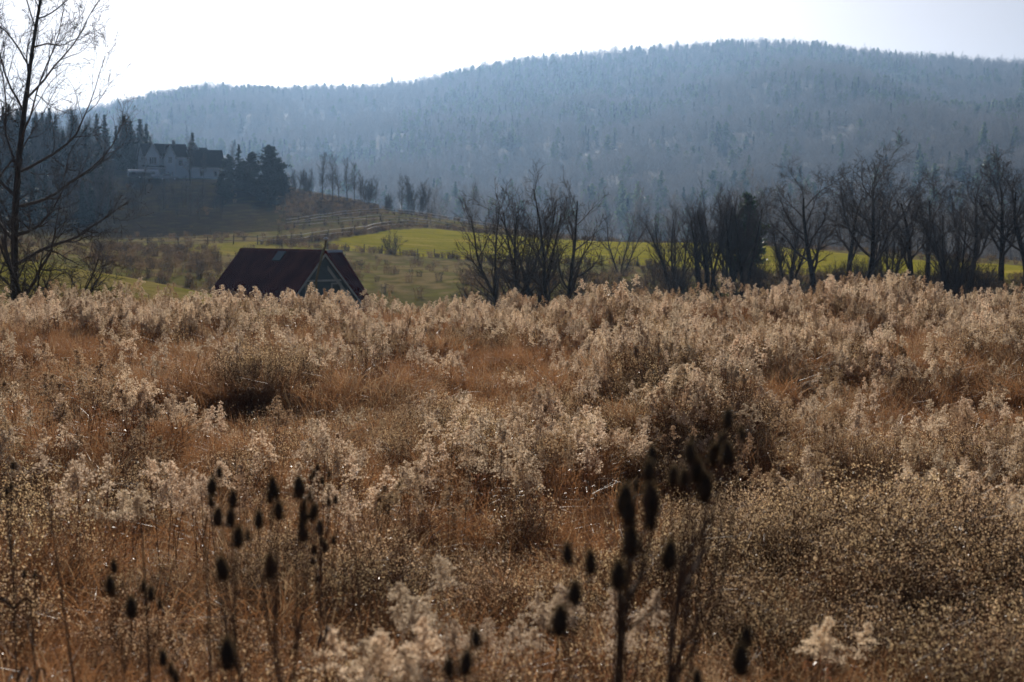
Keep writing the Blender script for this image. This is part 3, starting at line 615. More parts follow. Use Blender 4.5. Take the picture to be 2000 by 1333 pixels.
g = G(); slab(g, np.array([-9.2, -.2, 3.0]), np.array([-4.0, -.2, 3.0]), np.array([-4.0, -3.0, 2.3]), np.array([-9.2, -3.0, 2.3]), .12); pr = link('porch_roof', g.mesh('porch_roof', shingle), hou)
g = G().box(-9.2, -4.0, -3.06, -2.98, 2.0, 2.3); link('fascia', g.mesh('fascia', wtrim), pr)
for x_ in (-9.1, -7.4, -5.8): g = G().box(x_-.08, x_+.08, -3.0, -2.84, -.3, 2.1); link('porch_post', g.mesh('porch_post', wtrim), hou)
g = G().box(-1.3, -.7, 3.6, 4.2, 7.4, 8.9); g.box(-1.36, -.64, 3.54, 4.26, 8.9, 9.0); link('chimney', g.mesh('chimney', mat('chimney_stone', (.4, .38, .36), .8, (.3, .28, .27), 5.)), hou)
trim = trim_keep
# trailer
wpaint = mat('white_trailer_paint', (.78, .8, .82), .25, spec=.5); dpaint = mat('grey_skirting', (.08, .085, .09), .5); rubber = mat('tyre_rubber', (.02, .02, .02), .7)
tpz = W(281, 345, 324); tr = empty('camper_trailer', (tpz[0], tpz[1], float(height(tpz[0], tpz[1])[0])), R(13)); tag(tr, 'long white trailer with a bright roof parked before the house', 'trailer')
ztop = W(281, 331.5, 324)[2]-tr.location.z
g = G(); h0 = max(.55, ztop-2.2)
prof = [(-1.2, h0), (1.2, h0), (1.2, ztop-.45), (1.0, ztop-.18), (.5, ztop-.02), (0, ztop), (-.5, ztop-.06), (-1.0, ztop-.25), (-1.2, ztop-.5)]
g.prism([(-3.45, a, b_) for a, b_ in prof], (6.6, 0, 0)); g.prism([(3.15, a*.98, b_*.99+.004) for a, b_ in prof[:3]+prof[-1:]], (.3, 0, 0)); bd = link('body', g.mesh('body', wpaint), tr)
g = G().box(-3.3, 1.6, -1.23, -1.2, h0+.05, h0+.95); link('lower_panel', g.mesh('lower_panel', dpaint), bd)
for x_ in (-2.2, 0, 2.1): g = G().box(x_-.45, x_+.45, -1.245, -1.2, ztop-1.05, ztop-.62); link('window', g.mesh('window', glass), bd)
def wheel(par, x, y, r, wd=.2):
    g = G(); a = np.arange(17)/16*2*np.pi; ring = [(r*math.cos(k), 0, r*math.sin(k)) for k in a[:-1]]; g.prism(ring, (0, wd, 0)); o = link('wheel', g.mesh('wheel', rubber), par); o.location = (x, y, r)
    g = G(); g.prism([(p_[0]*.6, -.01, p_[2]*.6) for p_ in ring], (0, .02, 0)); link('rim', g.mesh('rim', steel), o)
for x_ in (-.9, -.1): 
    for y_ in (-1.22, 1.02): wheel(tr, x_, y_, .38)
g = G().box(-1.4, .4, -1.1, 1.1, .35, h0+.02); g.box(-1.1, .1, -1.2, 1.2, .35, .42); link('chassis', g.mesh('chassis', dpaint), tr)
# car
cpz = W(329, 346, 322); ca = empty('parked_car', (cpz[0], cpz[1], float(height(cpz[0], cpz[1])[0])), R(14)); tag(ca, 'silver car with a sunlit windscreen parked by the house', 'car')
cpaint = mat('silver_car_paint', (.32, .34, .37), .25, metal=.6)
g = G(); low = [(-2.1, .35), (2.1, .35), (2.15, .7), (1.9, .88), (.9, .95), (-1.7, 1.0), (-2.1, .9), (-2.15, .6)]; g.prism([(a, -.85, b_) for a, b_ in low], (0, 1.7, 0)); bd = link('body', g.mesh('body', cpaint), ca)
g = G(); cab_ = [(-1.5, .99), (.95, .94), (.3, 1.38), (-.2, 1.46), (-.9, 1.44), (-1.3, 1.3)]; g.prism([(a, -.74, b_) for a, b_ in cab_], (0, 1.48, 0)); cb = link('cabin_top', g.mesh('cabin_top', cpaint), ca)
g = G(); g.prism([(-1.2, -.75, 1.05), (.6, -.75, 1.02), (.2, -.75, 1.32), (-.9, -.75, 1.36)], (0, -.01, 0)); link('side_window', g.mesh('side_window', glass), cb)
g = G(); g.prism([(.93, -.66, .97), (.93, .66, .97), (.36, .62, 1.35), (.36, -.62, 1.35)], (.02, 0, .025)); link('windscreen', g.mesh('windscreen', glass), cb)
for x_ in (-1.3, 1.35):
    for y_ in (-.88, .68): wheel(ca, x_, y_, .32)
for y_ in (-.7, .45): g = G().box(2.08, 2.17, y_, y_+.25, .6, .76); link('headlight', g.mesh('headlight', wtrim), ca)

# ------------------------------------------------------------------ fences
wood = mat('weathered_rail', (.24, .21, .18), .6, (.36, .32, .27), 3., spec=.3); post = mat('dark_post', (.06, .05, .042), .8, (.1, .085, .07), 5.); wire = mat('fence_wire', (.25, .25, .25), .4, metal=.8)
def fence(name, pts, n, rails, ph, label, wire_=False, seed=0, pr=.07):
    rr = random.Random(seed); P = np.array([[*W(*a)[:2]] for a in pts]); s = np.r_[0, np.cumsum(np.linalg.norm(np.diff(P, axis=0), axis=1))]
    q = np.linspace(0, s[-1], n); xs = np.interp(q, s, P[:, 0]); ys = np.interp(q, s, P[:, 1]); zs = height(xs, ys)
    f_ = empty(name, (xs[n//2], ys[n//2], zs[n//2])); tag(f_, label, 'fence'); off = np.array(f_.location); tops = []
    g = G().tube([(0, 0, -.4), (0, 0, ph*.5), (0, 0, ph)], [pr, pr*.95, pr*.85], 6); pm = g.mesh('post', post)
    for i in range(n):
        o = link('post', pm, f_); o.location = np.array([xs[i], ys[i], zs[i]])-off; o.rotation_euler = (rr.gauss(0, .05), rr.gauss(0, .05), rr.random()*6); o.scale = (1, 1, rr.uniform(.88, 1.1)); tops.append(np.array([xs[i], ys[i], zs[i]])-off)
    for i in range(n-1):
        for h in rails:
            a = tops[i]+up*(h+rr.gauss(0, .03)); b_ = tops[i+1]+up*(h+rr.gauss(0, .03)); d_ = unit(b_-a); mid = (a+b_)/2-up*(.03 if wire_ else 0)
            g = G().tube([a-d_*.1+np.array([0, -.08, 0]), mid+np.array([0, -.08, 0]), b_+d_*.1+np.array([0, -.08, 0])], .012 if wire_ else rr.uniform(.03, .05), 4 if wire_ else 6)
            link('wire' if wire_ else 'rail', g.mesh('rail', wire if wire_ else wood), f_)
fence('rail_fence', [(560, 443, 251), (640, 427, 262), (690, 419, 267), (732, 418, 269), (806, 422, 267), (888, 435, 261), (946, 445, 257), (1080, 464, 251)], 19, (.55, 1.05), 1.25, 'grey rail fence along the crest of the ridge, topmost of the rail fences', seed=1)
fence('rail_fence', [(575, 450, 240), (660, 440, 248), (740, 428, 256), (806, 429, 255), (870, 439, 250)], 11, (.5, 1.0), 1.2, 'grey rail fence across the ridge between the crest fence and the field fence', seed=2)
fence('rail_fence', [(230, 482, 188), (330, 482, 188), (400, 481, 188), (469, 485, 186), (528, 477, 190), (555, 475, 193), (609, 466, 203), (662, 462, 209), (709, 455, 217), (764, 447, 230), (820, 448, 234), (871, 450, 237), (920, 453, 238), (1000, 460, 240), (1100, 466, 241)], 25, (.5, 1.0), 1.25, 'rail fence along the upper edge of the yellow-green field, passing behind the cabin', seed=3)
fence('wire_fence', [(535, 474, 190), (600, 482, 189), (660, 489, 190), (715.6, 500, 191), (795, 504, 190), (888, 508, 188), (949, 511, 185), (1100, 516, 180), (1280, 524, 173)], 23, (.4, .75, 1.0), 1.05, 'wire fence on dark posts along the lower edge of the yellow-green field', True, 4, .06)
# ------------------------------------------------------------------ rough weeds and brush of the valley (uncountable)
def weed(seed, n, H, wd, m, thick=.03, tops=True):
    rng = np.random.default_rng(seed); g = G(); a = rng.random(n)*6.283; r_ = wd*np.sqrt(rng.random(n)); h = H*rng.uniform(.55, 1.1, n); ln = rng.uniform(.1, .5, n)
    b0 = np.stack([np.cos(a)*r_, np.sin(a)*r_, 0*a-.05], 1); dv = np.stack([np.cos(a+rng.normal(0, .8, n))*ln*h*.6, np.sin(a+rng.normal(0, .8, n))*ln*h*.6, h], 1)
    Pn = np.stack([b0, b0+dv*[.4, .4, .6], b0+dv], 1); v, f = ribbons(Pn, np.stack([np.full(n, thick), np.full(n, thick*.8), np.full(n, thick*.3)], 1), rng); g.add(v, f)
    if tops:
        c = b0+dv; c = np.repeat(c, 5, 0)+rng.normal(0, .06, (n*5, 3)); v, f = tufts(c, rng.uniform(.05, .11, len(c)), rng); g.add(v, f)
    return g.mesh('weed', m)
wk = [weed(700+i, 26, .75, .35, M['brush']) for i in range(4)]+[weed(710+i, 26, .8, .35, M['brushgrey']) for i in range(3)]+[weed(720+i, 30, .35, .45, M['brush'], .03, False) for i in range(2)]
rng = np.random.default_rng(41)
bx, by = rng.uniform(-150, 110, 90000), rng.uniform(46, 320, 90000); pxx = 1000+FPX*bx/by
dens = np.zeros(len(bx)); ing = inpoly(bx, by, hayfield) | inpoly(bx, by, knoll)
patch = N3.fbm(bx*.07+4, by*.05)
dens = np.where(patch > .55, .16, .05); dens[inpoly(bx, by, pasture)] = .03
for (a0, a1, lo, hi, dd) in ((180, 430, 105, 178, .55), (560, 740, 268, 318, .9), (540, 760, 255, 275, .3), (0, 1100, 150, 172, .12)):
    dens = np.where((pxx > a0) & (pxx < a1) & (by > lo) & (by < hi) & ((patch > .42) | (dd > .5)), np.maximum(dens, dd*np.where(patch > .45, 1, .35)), dens)
dens[ing] = 0
dens[(pxx < 545) & (by > 212)] *= .05
dens = np.where((pxx > 900) & (by > 50) & (by < 135), np.maximum(dens, .55), dens)
for L_ in ([(535, 474, 190), (600, 482, 189), (660, 489, 190), (715, 500, 191), (795, 504, 190), (888, 508, 188), (949, 511, 185), (1100, 516, 180), (1280, 524, 173)], [(528, 477, 190), (609, 466, 203), (662, 462, 209), (709, 455, 217), (764, 447, 230), (820, 448, 234), (871, 450, 237), (1000, 460, 240), (1200, 471, 237)]):
    P_ = np.array([W(*a)[:2] for a in L_]); dmin = np.full(len(bx), 1e9)
    for i in range(len(P_)-1):
        a, b_ = P_[i], P_[i+1]; tt = np.clip(((bx-a[0])*(b_-a)[0]+(by-a[1])*(b_-a)[1])/((b_-a)**2).sum(), 0, 1); dmin = np.minimum(dmin, np.hypot(bx-a[0]-tt*(b_-a)[0], by-a[1]-tt*(b_-a)[1]))
    dens = np.where(dmin < 1.6, .95, dens)
cabd = np.hypot(bx-P0[0]+3, by-P0[1]-4) < 8; dens[cabd] = 0
k = (rng.random(len(bx)) < dens) & (pxx > -150) & (pxx < 2150); bx, by, pxx, patch = bx[k], by[k], pxx[k], patch[k]
kd = np.where(rng.random(len(bx)) < .55, rng.integers(0, 4, len(bx)), np.where(rng.random(len(bx)) < .6, 4+rng.integers(0, 3, len(bx)), 7+rng.integers(0, 2, len(bx))))
scatter('rough_weeds', wk, np.stack([bx, by, height(bx, by)], 1), np.stack([0*bx, 0*bx, rng.random(len(bx))*6.28], 1), rng.uniform(.45, 1.1, len(bx)), kd, 'brown weeds and rough grass over the valley slopes', 'weeds')

# ------------------------------------------------------------------ meadow: goldenrod, aster bushes, dry grass
def goldenrod(seed, stems, H, n_br=17, n_t=12, ts=.0155, fm='fluff'):
    rng = np.random.default_rng(seed); a, b = G(), G(); SP, LP, LW = [], [], []; C, CS = [], []
    for k in range(stems):
        az = rng.random()*6.283; ln = rng.uniform(.02, .28); h = H*rng.uniform(.75, 1.08); b0 = np.array([math.cos(az)*.1*rng.random(), math.sin(az)*.1*rng.random(), -.05])
        t_ = np.linspace(0, 1, 6)[:, None]; d = np.array([math.cos(az)*ln, math.sin(az)*ln, 1.])*h
        P = b0+d*t_+rng.normal(0, .012, (6, 3))*t_; SP.append(P)
        for j in range(13):
            tt = rng.uniform(.12, .78); q = b0+d*tt; aa = rng.random()*6.283; l = rng.uniform(.03, .075); o_ = np.array([math.cos(aa), math.sin(aa), 0])
            LP.append([q, q+o_*l*.6+up*l*.15, q+o_*l*.8-up*l*.6]); LW.append([.004, .011, .003])
        side = rng.random()*6.283; pl = rng.uniform(.16, .28)
        for j in range(n_br):
            tt = 1-pl*(j+rng.random()*.7)/n_br; q = b0+d*min(tt, 1); aa = side+rng.normal(0, 1.5); l = (.025+.105*(1-tt)/pl)*rng.uniform(.7, 1.25); s = np.linspace(.1, 1, n_t)[:, None]
            o_ = np.array([math.cos(aa), math.sin(aa), 0]); c = q+o_*l*s+up*(l*.75*s-l*.75*s**2); C.append(c+rng.normal(0, .007, c.shape)); CS.append(rng.uniform(.6, 1.35, n_t)*ts)
        c = b0+d*np.linspace(1-pl*.5, 1.01, n_t)[:, None]; C.append(c+rng.normal(0, .008, c.shape)); CS.append(rng.uniform(.7, 1.3, n_t)*ts)
    SP = np.array(SP); v, f = tubes(SP, np.broadcast_to(np.linspace(.0042, .0018, 6), SP.shape[:2]), 3); a.add(v, f)
    v, f = ribbons(np.array(LP), np.array(LW), rng); a.add(v, f, 1)
    v, f = tufts(np.concatenate(C), np.concatenate(CS), rng); b.add(v, f); v, f = tufts(np.concatenate(C)+rng.normal(0, .005, (sum(map(len, C)), 3)), np.concatenate(CS)*.8, rng); b.add(v, f)
    return a.mesh('stalks', [M['stalk'], M['dryleaf']]), b.mesh('plume', M[fm])
def aster(seed, H, wd, n=46, m=8, ds=.0095):
    rng = np.random.default_rng(seed); a, b = G(), G(); az = rng.random(n)*6.283; rr = np.sqrt(rng.random(n)); h = H*np.sqrt(np.clip(1.05-.75*rr**2, .1, 1))*rng.uniform(.7, 1.08, n)
    b0 = np.stack([np.cos(az)*.12*rr, np.sin(az)*.12*rr, 0*az-.05], 1); tip = np.stack([np.cos(az)*wd*rr, np.sin(az)*wd*rr, h], 1)
    P = np.stack([b0, b0*.5+tip*[.35, .35, .5], tip], 1); v, f = ribbons(P, np.full((n, 3), .004)*[1.2, 1, .5], rng); a.add(v, f)
    tt = rng.uniform(.42, .95, (n, m)); q = P[:, 1][:, None]+(tip-P[:, 1])[:, None]*((tt-.4)/.6)[..., None]; e = q+rng.normal(0, .055, (n, m, 3))+[0, 0, .055]
    v, f = ribbons(np.stack([q, e], 2).reshape(-1, 2, 3), np.full((n*m, 2), .0022), rng); a.add(v, f)
    c = e.reshape(-1, 3); c = np.concatenate([c, c+rng.normal(0, .016, c.shape), np.repeat(tip, 2, 0)+rng.normal(0, .012, (2*n, 3))]); v, f = tufts(c, rng.uniform(.55, 1.5, len(c))*ds, rng); b.add(v, f); v, f = tufts(c, rng.uniform(.55, 1.4, len(c))*ds, rng); b.add(v, f)
    return a.mesh('stems', M['twiglet']), b.mesh('seed_heads', M['seed'])
def grass(seed, n, H, wd, m, bw=.0055):
    rng = np.random.default_rng(seed); az = rng.random(n)*6.283; r_ = wd*np.sqrt(rng.random(n)); h = H*rng.uniform(.5, 1.1, n); ln = rng.uniform(.15, .9, n); a2 = az+rng.normal(0, 1, n)
    b0 = np.stack([np.cos(az)*r_, np.sin(az)*r_, 0*az-.03], 1); s = np.linspace(0, 1, 4)[None, :, None]; o_ = np.stack([np.cos(a2), np.sin(a2), 0*a2], 1)[:, None]
    P = b0[:, None]+o_*(ln*h)[:, None, None]*s**2*.8+np.array([0, 0, 1.])*(h[:, None, None]*(s-.45*ln[:, None, None]*s**2.5)); v, f = ribbons(P, np.full((n, 4), bw)*[.9, 1, .8, .15], rng); g = G(); g.add(v, f); return g.mesh('grass', m)
gold = [goldenrod(800+i, 3+i % 4, .98+.05*(i % 3), fm='fluffbrown' if i % 3 == 1 else 'fluff') for i in range(10)]; gold_near = [goldenrod(820+i, 5, .95, 17, 26, .010) for i in range(3)]
ast = [aster(840+i, .66+.05*(i % 3), .36+.04*(i % 2)) for i in range(6)]; ast_near = [aster(850+i, .66, .38, 60, 13, .0075) for i in range(3)]
gk = [grass(870+i, 46, .62, .16, M['grass']) for i in range(5)]+[grass(880+i, 40, .62, .16, M['straw'], .005) for i in range(3)]
rng = np.random.default_rng(51)
def field(n, y0, y1):
    y = np.sqrt(rng.uniform(y0*y0, y1*y1, n)); x = rng.uniform(-.5, .5, n)*y*.92+rng.uniform(-1, 1, n)*.8; return x, y
def pix(x, y): return 1000+FPX*x/y
hollow = [(1225, 13.1, 1.0, 1.0), (1535, 13.5, .85, 1.1), (1940, 17.4, 1.1, 1.3), (965, 12.7, .8, .75), (1400, 14.6, .5, .6), (1090, 15.5, .6, .5), (1750, 14.8, .6, .5), (640, 12.2, .5, .5), (1650, 12.0, .8, .5), (730, 9.8, .5, .35), (300, 17.5, .9, .6), (560, 20.0, .9, .6), (1180, 17.0, .7, .5), (880, 19.5, .6, .5), (250, 9.3, .5, .25)]
def in_hollow(x, y, s=1.):
    r = np.zeros(len(x), bool)
    for p_, d, a, b_ in hollow: r |= ((x-at(p_, d))/(a*s))**2+((y-d)/(b_*s))**2 < 1
    return r
def thin(x, y, w_):
    k = rng.random(len(x)) < w_; return x[k], y[k]
n1 = lambda x, y: N1.fbm(x*.45+3, y*.3+7, 3); n2 = lambda x, y: N2.fbm(x*.5+13, y*.35+2, 3)
# goldenrod
x, y = field(7600, 9.5, 31.5); p_ = pix(x, y); q = n1(x, y)
w_ = np.where(y > 19.5, np.where(y > 24, np.clip((q-.37)*6, .10, .85), np.clip((q-.42)*7, .06, .75)), np.where(y > 11.5, np.clip((q-.575)*8, 0.02, .65), np.clip((q-.70)*8, 0, .4)))
w_ = np.where((p_ < 240) & (y < 24.5), w_*.12, w_); w_ = np.where((p_ > 1250) & (y > 12) & (y < 20), np.maximum(w_, np.clip((q-.51)*5, 0, .55)), w_)
w_ = np.where((p_ > 720) & (p_ < 1150) & (y > 24) & (y < 30.5), w_*.45, w_); w_[in_hollow(x, y, 1.1)] = 0
gxp, gyp = thin(x, y, w_)
extra = [(1075, 12.6), (1140, 12.4), (945, 12.7), (1110, 12.9), (560, 12.6), (880, 18), (130, 12.6), (135, 12.9), (1000, 19), (1960, 11.2), (1985, 11), (1900, 12.2), (1990, 9.8), (1580, 11.0), (1860, 11.7), (520, 13.0), (330, 16), (300, 18.5), (230, 20)]
gxp = np.r_[gxp, [at(a, d) for a, d in extra]]; gyp = np.r_[gyp, [d for a, d in extra]]
for p_, d, a, b_ in hollow:
    for j in range(6):
        gxp = np.r_[gxp, at(p_, d+b_)+rng.uniform(-1.15, 1.15)*a]; gyp = np.r_[gyp, d+b_+rng.uniform(.05, .6)]
near = [(760, 6.0), (815, 5.9), (885, 6.9), (930, 6.9), (1060, 7.1), (1200, 6.6), (1605, 6.8)]
# aster bushes
x, y = field(7800, 5.2, 30.5); p_ = pix(x, y); q = n2(x, y)
w_ = np.where((y > 8.6) & (y < 20), np.clip((q-.36)*5, .06, .95), np.where(y <= 8.6, np.clip((q-.44)*4, .06, .7), np.clip((q-.45)*4, 0, .6)))
w_ = np.where((p_ < 430) & (y > 6.5), w_*.22, w_); w_ = np.where((p_ > 1350) & (y > 7.4) & (y < 11.5), np.maximum(w_, .75), w_)
w_ = np.where((p_ > 640) & (p_ < 900) & (y < 6.6), .9, w_); w_ = np.where((p_ > 450) & (p_ < 1400) & (y > 6.6) & (y < 9.0), w_*.3, w_); w_ = np.where((y < 7.3) & ((p_ > 900) | (p_ < 600)), w_*.35, w_); w_[in_hollow(x, y, 1.05)] = 0
axp, ayp = thin(x, y, w_*.8)

def zone_of(x, y):
    p_ = pix(x, y)
    if y < 7.8: return 'among the teasels' if 380 < p_ < 1480 else 'in open rust grass'
    if y < 15: return 'in the hollowed middle of the meadow'
    if y > 23:
        return 'on the crest before the cabin' if 400 < p_ < 730 else 'on the crest below the oak line' if p_ > 1250 else 'on the crest beside the tall black tree' if p_ < 300 else 'on the crest below the bare clump'
    return 'on the rise behind the hollows'
def spread(kinds_, near_kinds, X_, Y_, sc, name, parts, lab, grp, cat, slab_, scat, z_near=10., cut=300, forced=()):
    n_ = len(X_); rz_ = rng.random(n_)*6.283; sz = rng.uniform(*sc, n_)*np.where(Y_ > 24, 1.06, 1.)*(.62+.42*N1(X_*.5+9, Y_*.42)+.34*N3(X_*1.1+20, Y_*.9))*np.interp(Y_, [9, 13, 18], [1, .9, .72]); z = height(X_, Y_); px_ = pix(X_, Y_)
    order = np.argsort(-(sz/Y_)*((px_ > -20) & (px_ < 2020))); big = set(order[:cut].tolist()); tx = rng.normal(0, .07, (n_, 2))
    for i in sorted(big):
        ks = near_kinds if Y_[i] < z_near else kinds_; m_ = ks[i % len(ks)]
        t_ = empty(name, (X_[i], Y_[i], z[i]), rz_[i], sz[i]); t_.rotation_euler = (tx[i, 0], tx[i, 1], rz_[i]); zl = zone_of(X_[i], Y_[i]); br_ = len(m_[1].materials) and m_[1].materials[0] == M['fluffbrown']; tag(t_, (lab.replace('pale', 'brown') if br_ else lab)+' '+zl, cat, ('brown ' if br_ else '')+grp+' '+zl)
        for nm, me_ in zip(parts, m_): link(nm, me_, t_)
    k = np.array([i not in big for i in range(n_)]); joined = []
    for m_ in kinds_:
        g = G(); mats = []
        for me_ in m_:
            v = np.empty(len(me_.vertices)*3); me_.vertices.foreach_get('co', v); f = np.empty(len(me_.loops), int); me_.loops.foreach_get('vertex_index', f); mi = np.empty(len(me_.polygons), int); me_.polygons.foreach_get('material_index', mi)
            F_ = f.reshape(-1, 3); b0 = len(mats)
            g.V.append(v.reshape(-1, 3)); g.F.append(F_+g.n); g.M.append(mi+b0); g.n += len(me_.vertices); mats += list(me_.materials)
        joined.append(g.mesh(name+'_kind', mats))
    scatter(name+'_field', joined, np.stack([X_[k], Y_[k], z[k]], 1), np.stack([tx[k, 0], tx[k, 1], rz_[k]], 1), sz[k], rng.integers(0, len(joined), k.sum()), slab_, scat)
gxp = np.r_[gxp, [at(a, d) for a, d in near]]; gyp = np.r_[gyp, [d for a, d in near]]
spread(gold, gold_near, gxp, gyp, (.82, 1.16), 'goldenrod', ('stalks', 'plume'), 'dry goldenrod clump with pale fluffy plumes', 'dry goldenrod', 'goldenrod', 'band of dry fluffy goldenrod filling the meadow up to its crest', 'goldenrod')
spread(ast, ast_near, axp, ayp, (.75, 1.2), 'aster_bush', ('stems', 'seed_heads'), 'bushy dry aster dotted with tiny tan seed heads', 'dry aster bushes', 'aster bush', 'mass of dry aster bushes dotted with tan seed heads across the meadow', 'aster bushes')
def tile(seed, dens, H, straw, bw=.0048, rad=.62):
    rng = np.random.default_rng(seed); n = int(dens*math.pi*rad*rad); g = G(); az = rng.random(n)*6.283; r_ = rad*np.sqrt(rng.random(n)); h = H*rng.uniform(.35, 1.1, n)*(.75+.5*N1(r_*np.cos(az)*4+seed, r_*np.sin(az)*4)); ln = rng.uniform(.2, 1.3, n); a2 = rng.random(n)*6.283
    b0 = np.stack([np.cos(az)*r_, np.sin(az)*r_, 0*az-.03], 1); s = np.linspace(0, 1, 4)[None, :, None]; o_ = np.stack([np.cos(a2), np.sin(a2), 0*a2], 1)[:, None]
    P = b0[:, None]+o_*(ln*h)[:, None, None]*s**1.6*.8+np.array([0, 0, 1.])*(h[:, None, None]*(s-.38*ln[:, None, None]*s**2.4)); k = rng.random(n) < straw
    for q_, m_ in ((~k, 0), (k, 1)):
        if q_.any(): v, f = ribbons(P[q_], np.full((q_.sum(), 4), bw)*[.9, 1, .8, .15], rng); g.add(v, f, m_)
    e = np.repeat(P[:, -1], 2, 0)[::3]; e = e+rng.normal(0, .02, e.shape); v, f = tufts(e, rng.uniform(.004, .011, len(e)), rng); g.add(v, f, 2)
    return g.mesh('grass_patch', [M['grass'], M['straw'], M['flake']])
gk = [tile(870+i, 1500, .5, .12) for i in range(5)]+[tile(880+i, 1400, .52, .5) for i in range(3)]+[tile(890, 350, .22, .2)]
xx, yy = np.meshgrid(np.arange(-17, 17, .72), np.arange(3.4, 34, .72)); x = xx.ravel()+rng.uniform(-.25, .25, xx.size); y = yy.ravel()+rng.uniform(-.25, .25, xx.size)
k = np.abs(x) < .46*y+1.4; x, y = x[k], y[k]; nn_ = N2.fbm(x*.5+5, y*.5, 3); kd = np.where(nn_+rng.normal(0, .07, len(x)) > .56, 5+rng.integers(0, 3, len(x)), rng.integers(0, 5, len(x))); kd[in_hollow(x, y, .95)] = 8
gz = height(x, y); sx_ = (height(x+.3, y)-height(x-.3, y))/.6; sy_ = (height(x, y+.3)-height(x, y-.3))/.6
scatter('dry_grass', gk, np.stack([x, y, gz], 1), np.stack([np.arctan(sy_), -np.arctan(sx_), rng.random(len(x))*6.28], 1), rng.uniform(.85, 1.15, len(x)), kd, 'rust-brown dry grass covering the whole meadow', 'grass')

# ------------------------------------------------------------------ teasels
def teasel_head(seed):
    rng = np.random.default_rng(seed); g = G(); zz = np.linspace(0, 1, 9); rr = np.array([.25, .72, .93, 1., .97, .88, .72, .48, .08])*.0148
    g.tube(np.stack([0*zz, 0*zz, zz*.058], 1), rr, 10); k = 480; t_ = rng.random(k); a = rng.random(k)*6.283; r_ = np.interp(t_, zz, rr); d = np.stack([np.cos(a), np.sin(a), .55+.6*t_], 1); b0 = np.stack([np.cos(a)*r_*.8, np.sin(a)*r_*.8, t_*.058], 1)
    v, f = ribbons(np.stack([b0, b0+d*rng.uniform(.004, .0095, k)[:, None]], 1), np.stack([np.full(k, .0013), np.full(k, .0003)], 1), rng); g.add(v, f, 1)
    return g.mesh('seed_head', [M['teasel'], M['spine']])
def teasel_bract(seed):
    rng = np.random.default_rng(seed); k = 7; a = np.arange(k)/k*6.283+rng.normal(0, .2, k); s = np.linspace(0, 1, 5)[None, :, None]; o_ = np.stack([np.cos(a), np.sin(a), 0*a], 1)[:, None]; l = rng.uniform(.045, .085, k)[:, None, None]
    P = o_*l*(.6*np.sin(s*1.7))+np.array([0, 0, 1.])*l*(s**1.7*.9-.1*s); v, f = ribbons(P, np.full((k, 5), .0032)*[1, 1, .8, .5, .1], rng); g = G(); g.add(v, f); return g.mesh('bract', M['teasstem'])
th = [teasel_head(900+i) for i in range(3)]; tb = [teasel_bract(910+i) for i in range(3)]
def teasel(heads, d, foot, fork, label, rs=0, thick=.0042):
    """heads: (px, py, apparent height px); foot: px where the stem enters the ground; fork: (px, py) where the branches leave the stem"""
    rng = np.random.default_rng(rs); fk = W(fork[0], fork[1], d); f0 = np.array([at(foot, d), d+rng.uniform(-.1, .1), 0.]); f0[2] = height(f0[0], f0[1])[0]-.05
    t_ = empty('teasel', f0); tag(t_, label, 'teasel'); g = G(); o0 = f0
    main = [f0*(1-s)+fk*s+np.array([rng.normal(0, .012), rng.normal(0, .012), 0])*(0 < s < 1) for s in np.linspace(0, 1, 6)]
    g.tube(np.array(main)-o0, np.linspace(thick, thick*.75, 6), 6); hd = []
    top = max(heads, key=lambda h: -h[1])
    for i, (px, py, hh) in enumerate(heads):
        dd = d+rng.normal(0, .07); sc = min(max(hh*dd/FPX/.066, .4), 1.5); b_ = W(px, py+hh*.42, dd); rel = b_-fk
        s0 = rng.uniform(.72, .98) if (px, py, hh) != top else 1.; q = f0*(1-s0)+fk*s0
        if b_[2] < q[2]+.12: s0 = max(.2, (b_[2]-.25-f0[2])/(fk[2]-f0[2])); q = f0*(1-s0)+fk*s0
        mid = q*.5+b_*.5+(b_-q)*[.22, .22, -.12]; mid2 = q*.15+b_*.85+(b_-q)*[.08, .08, -.05]
        g.tube(np.array([q, mid, mid2, b_])-o0, [thick*.65, thick*.5, thick*.42, thick*.4], 5); dr = unit(unit(b_-mid2)*.6+up*.8+rng.normal(0, .1, 3)); hd.append((b_-o0, dr, sc))
        if i % 2 == 0: pass
    for k in range(3):                               # dry leaf pairs on the stem
        s0 = .35+.2*k; q = f0*(1-s0)+fk*s0-o0; a = rng.random()*6.28
        for sg in (1, -1):
            o_ = np.array([math.cos(a), math.sin(a), 0])*sg; P = np.array([[q, q+o_*.05+up*.04, q+o_*.10+up*.02, q+o_*.12-up*.04]]); v, f = ribbons(P, np.array([[.012, .016, .010, .002]]), rng); g.add(v, f)
    link('stem', g.mesh('stem', M['teasstem']), t_)
    for i, (p_, dr, sc) in enumerate(hd):
        o = link('seed_head', th[(i+rs) % 3], t_, p_); o.rotation_euler = Vector(dr).to_track_quat('Z', 'Y').to_euler(); o.scale = (sc*1.2, sc*1.2, sc*1.22); link('bract', tb[(i+rs) % 3], o)
teasel([(1219, 985, 62), (1227, 1008, 50), (1274, 985, 66), (1272, 1022, 36), (1230, 1064, 60), (1207, 1128, 58), (1304, 1091, 58), (1265, 923, 40), (1274, 893, 38), (1243, 951, 22)], 3.3, 1140, (1212, 1150), 'tall dark teasel with many heads, its thick stem leaning over orange grass', 1, .008)
teasel([(1420, 822, 40), (1448, 851, 26), (1352, 864, 26), (1350, 890, 42), (1392, 893, 42), (1409, 872, 40), (1421, 893, 46), (1313, 936, 40), (1336, 938, 34), (1362, 923, 46), (1375, 960, 56)], 3.5, 1225, (1330, 1100), 'tallest teasel, its dark heads reaching up against the beige aster bushes', 2, .008)
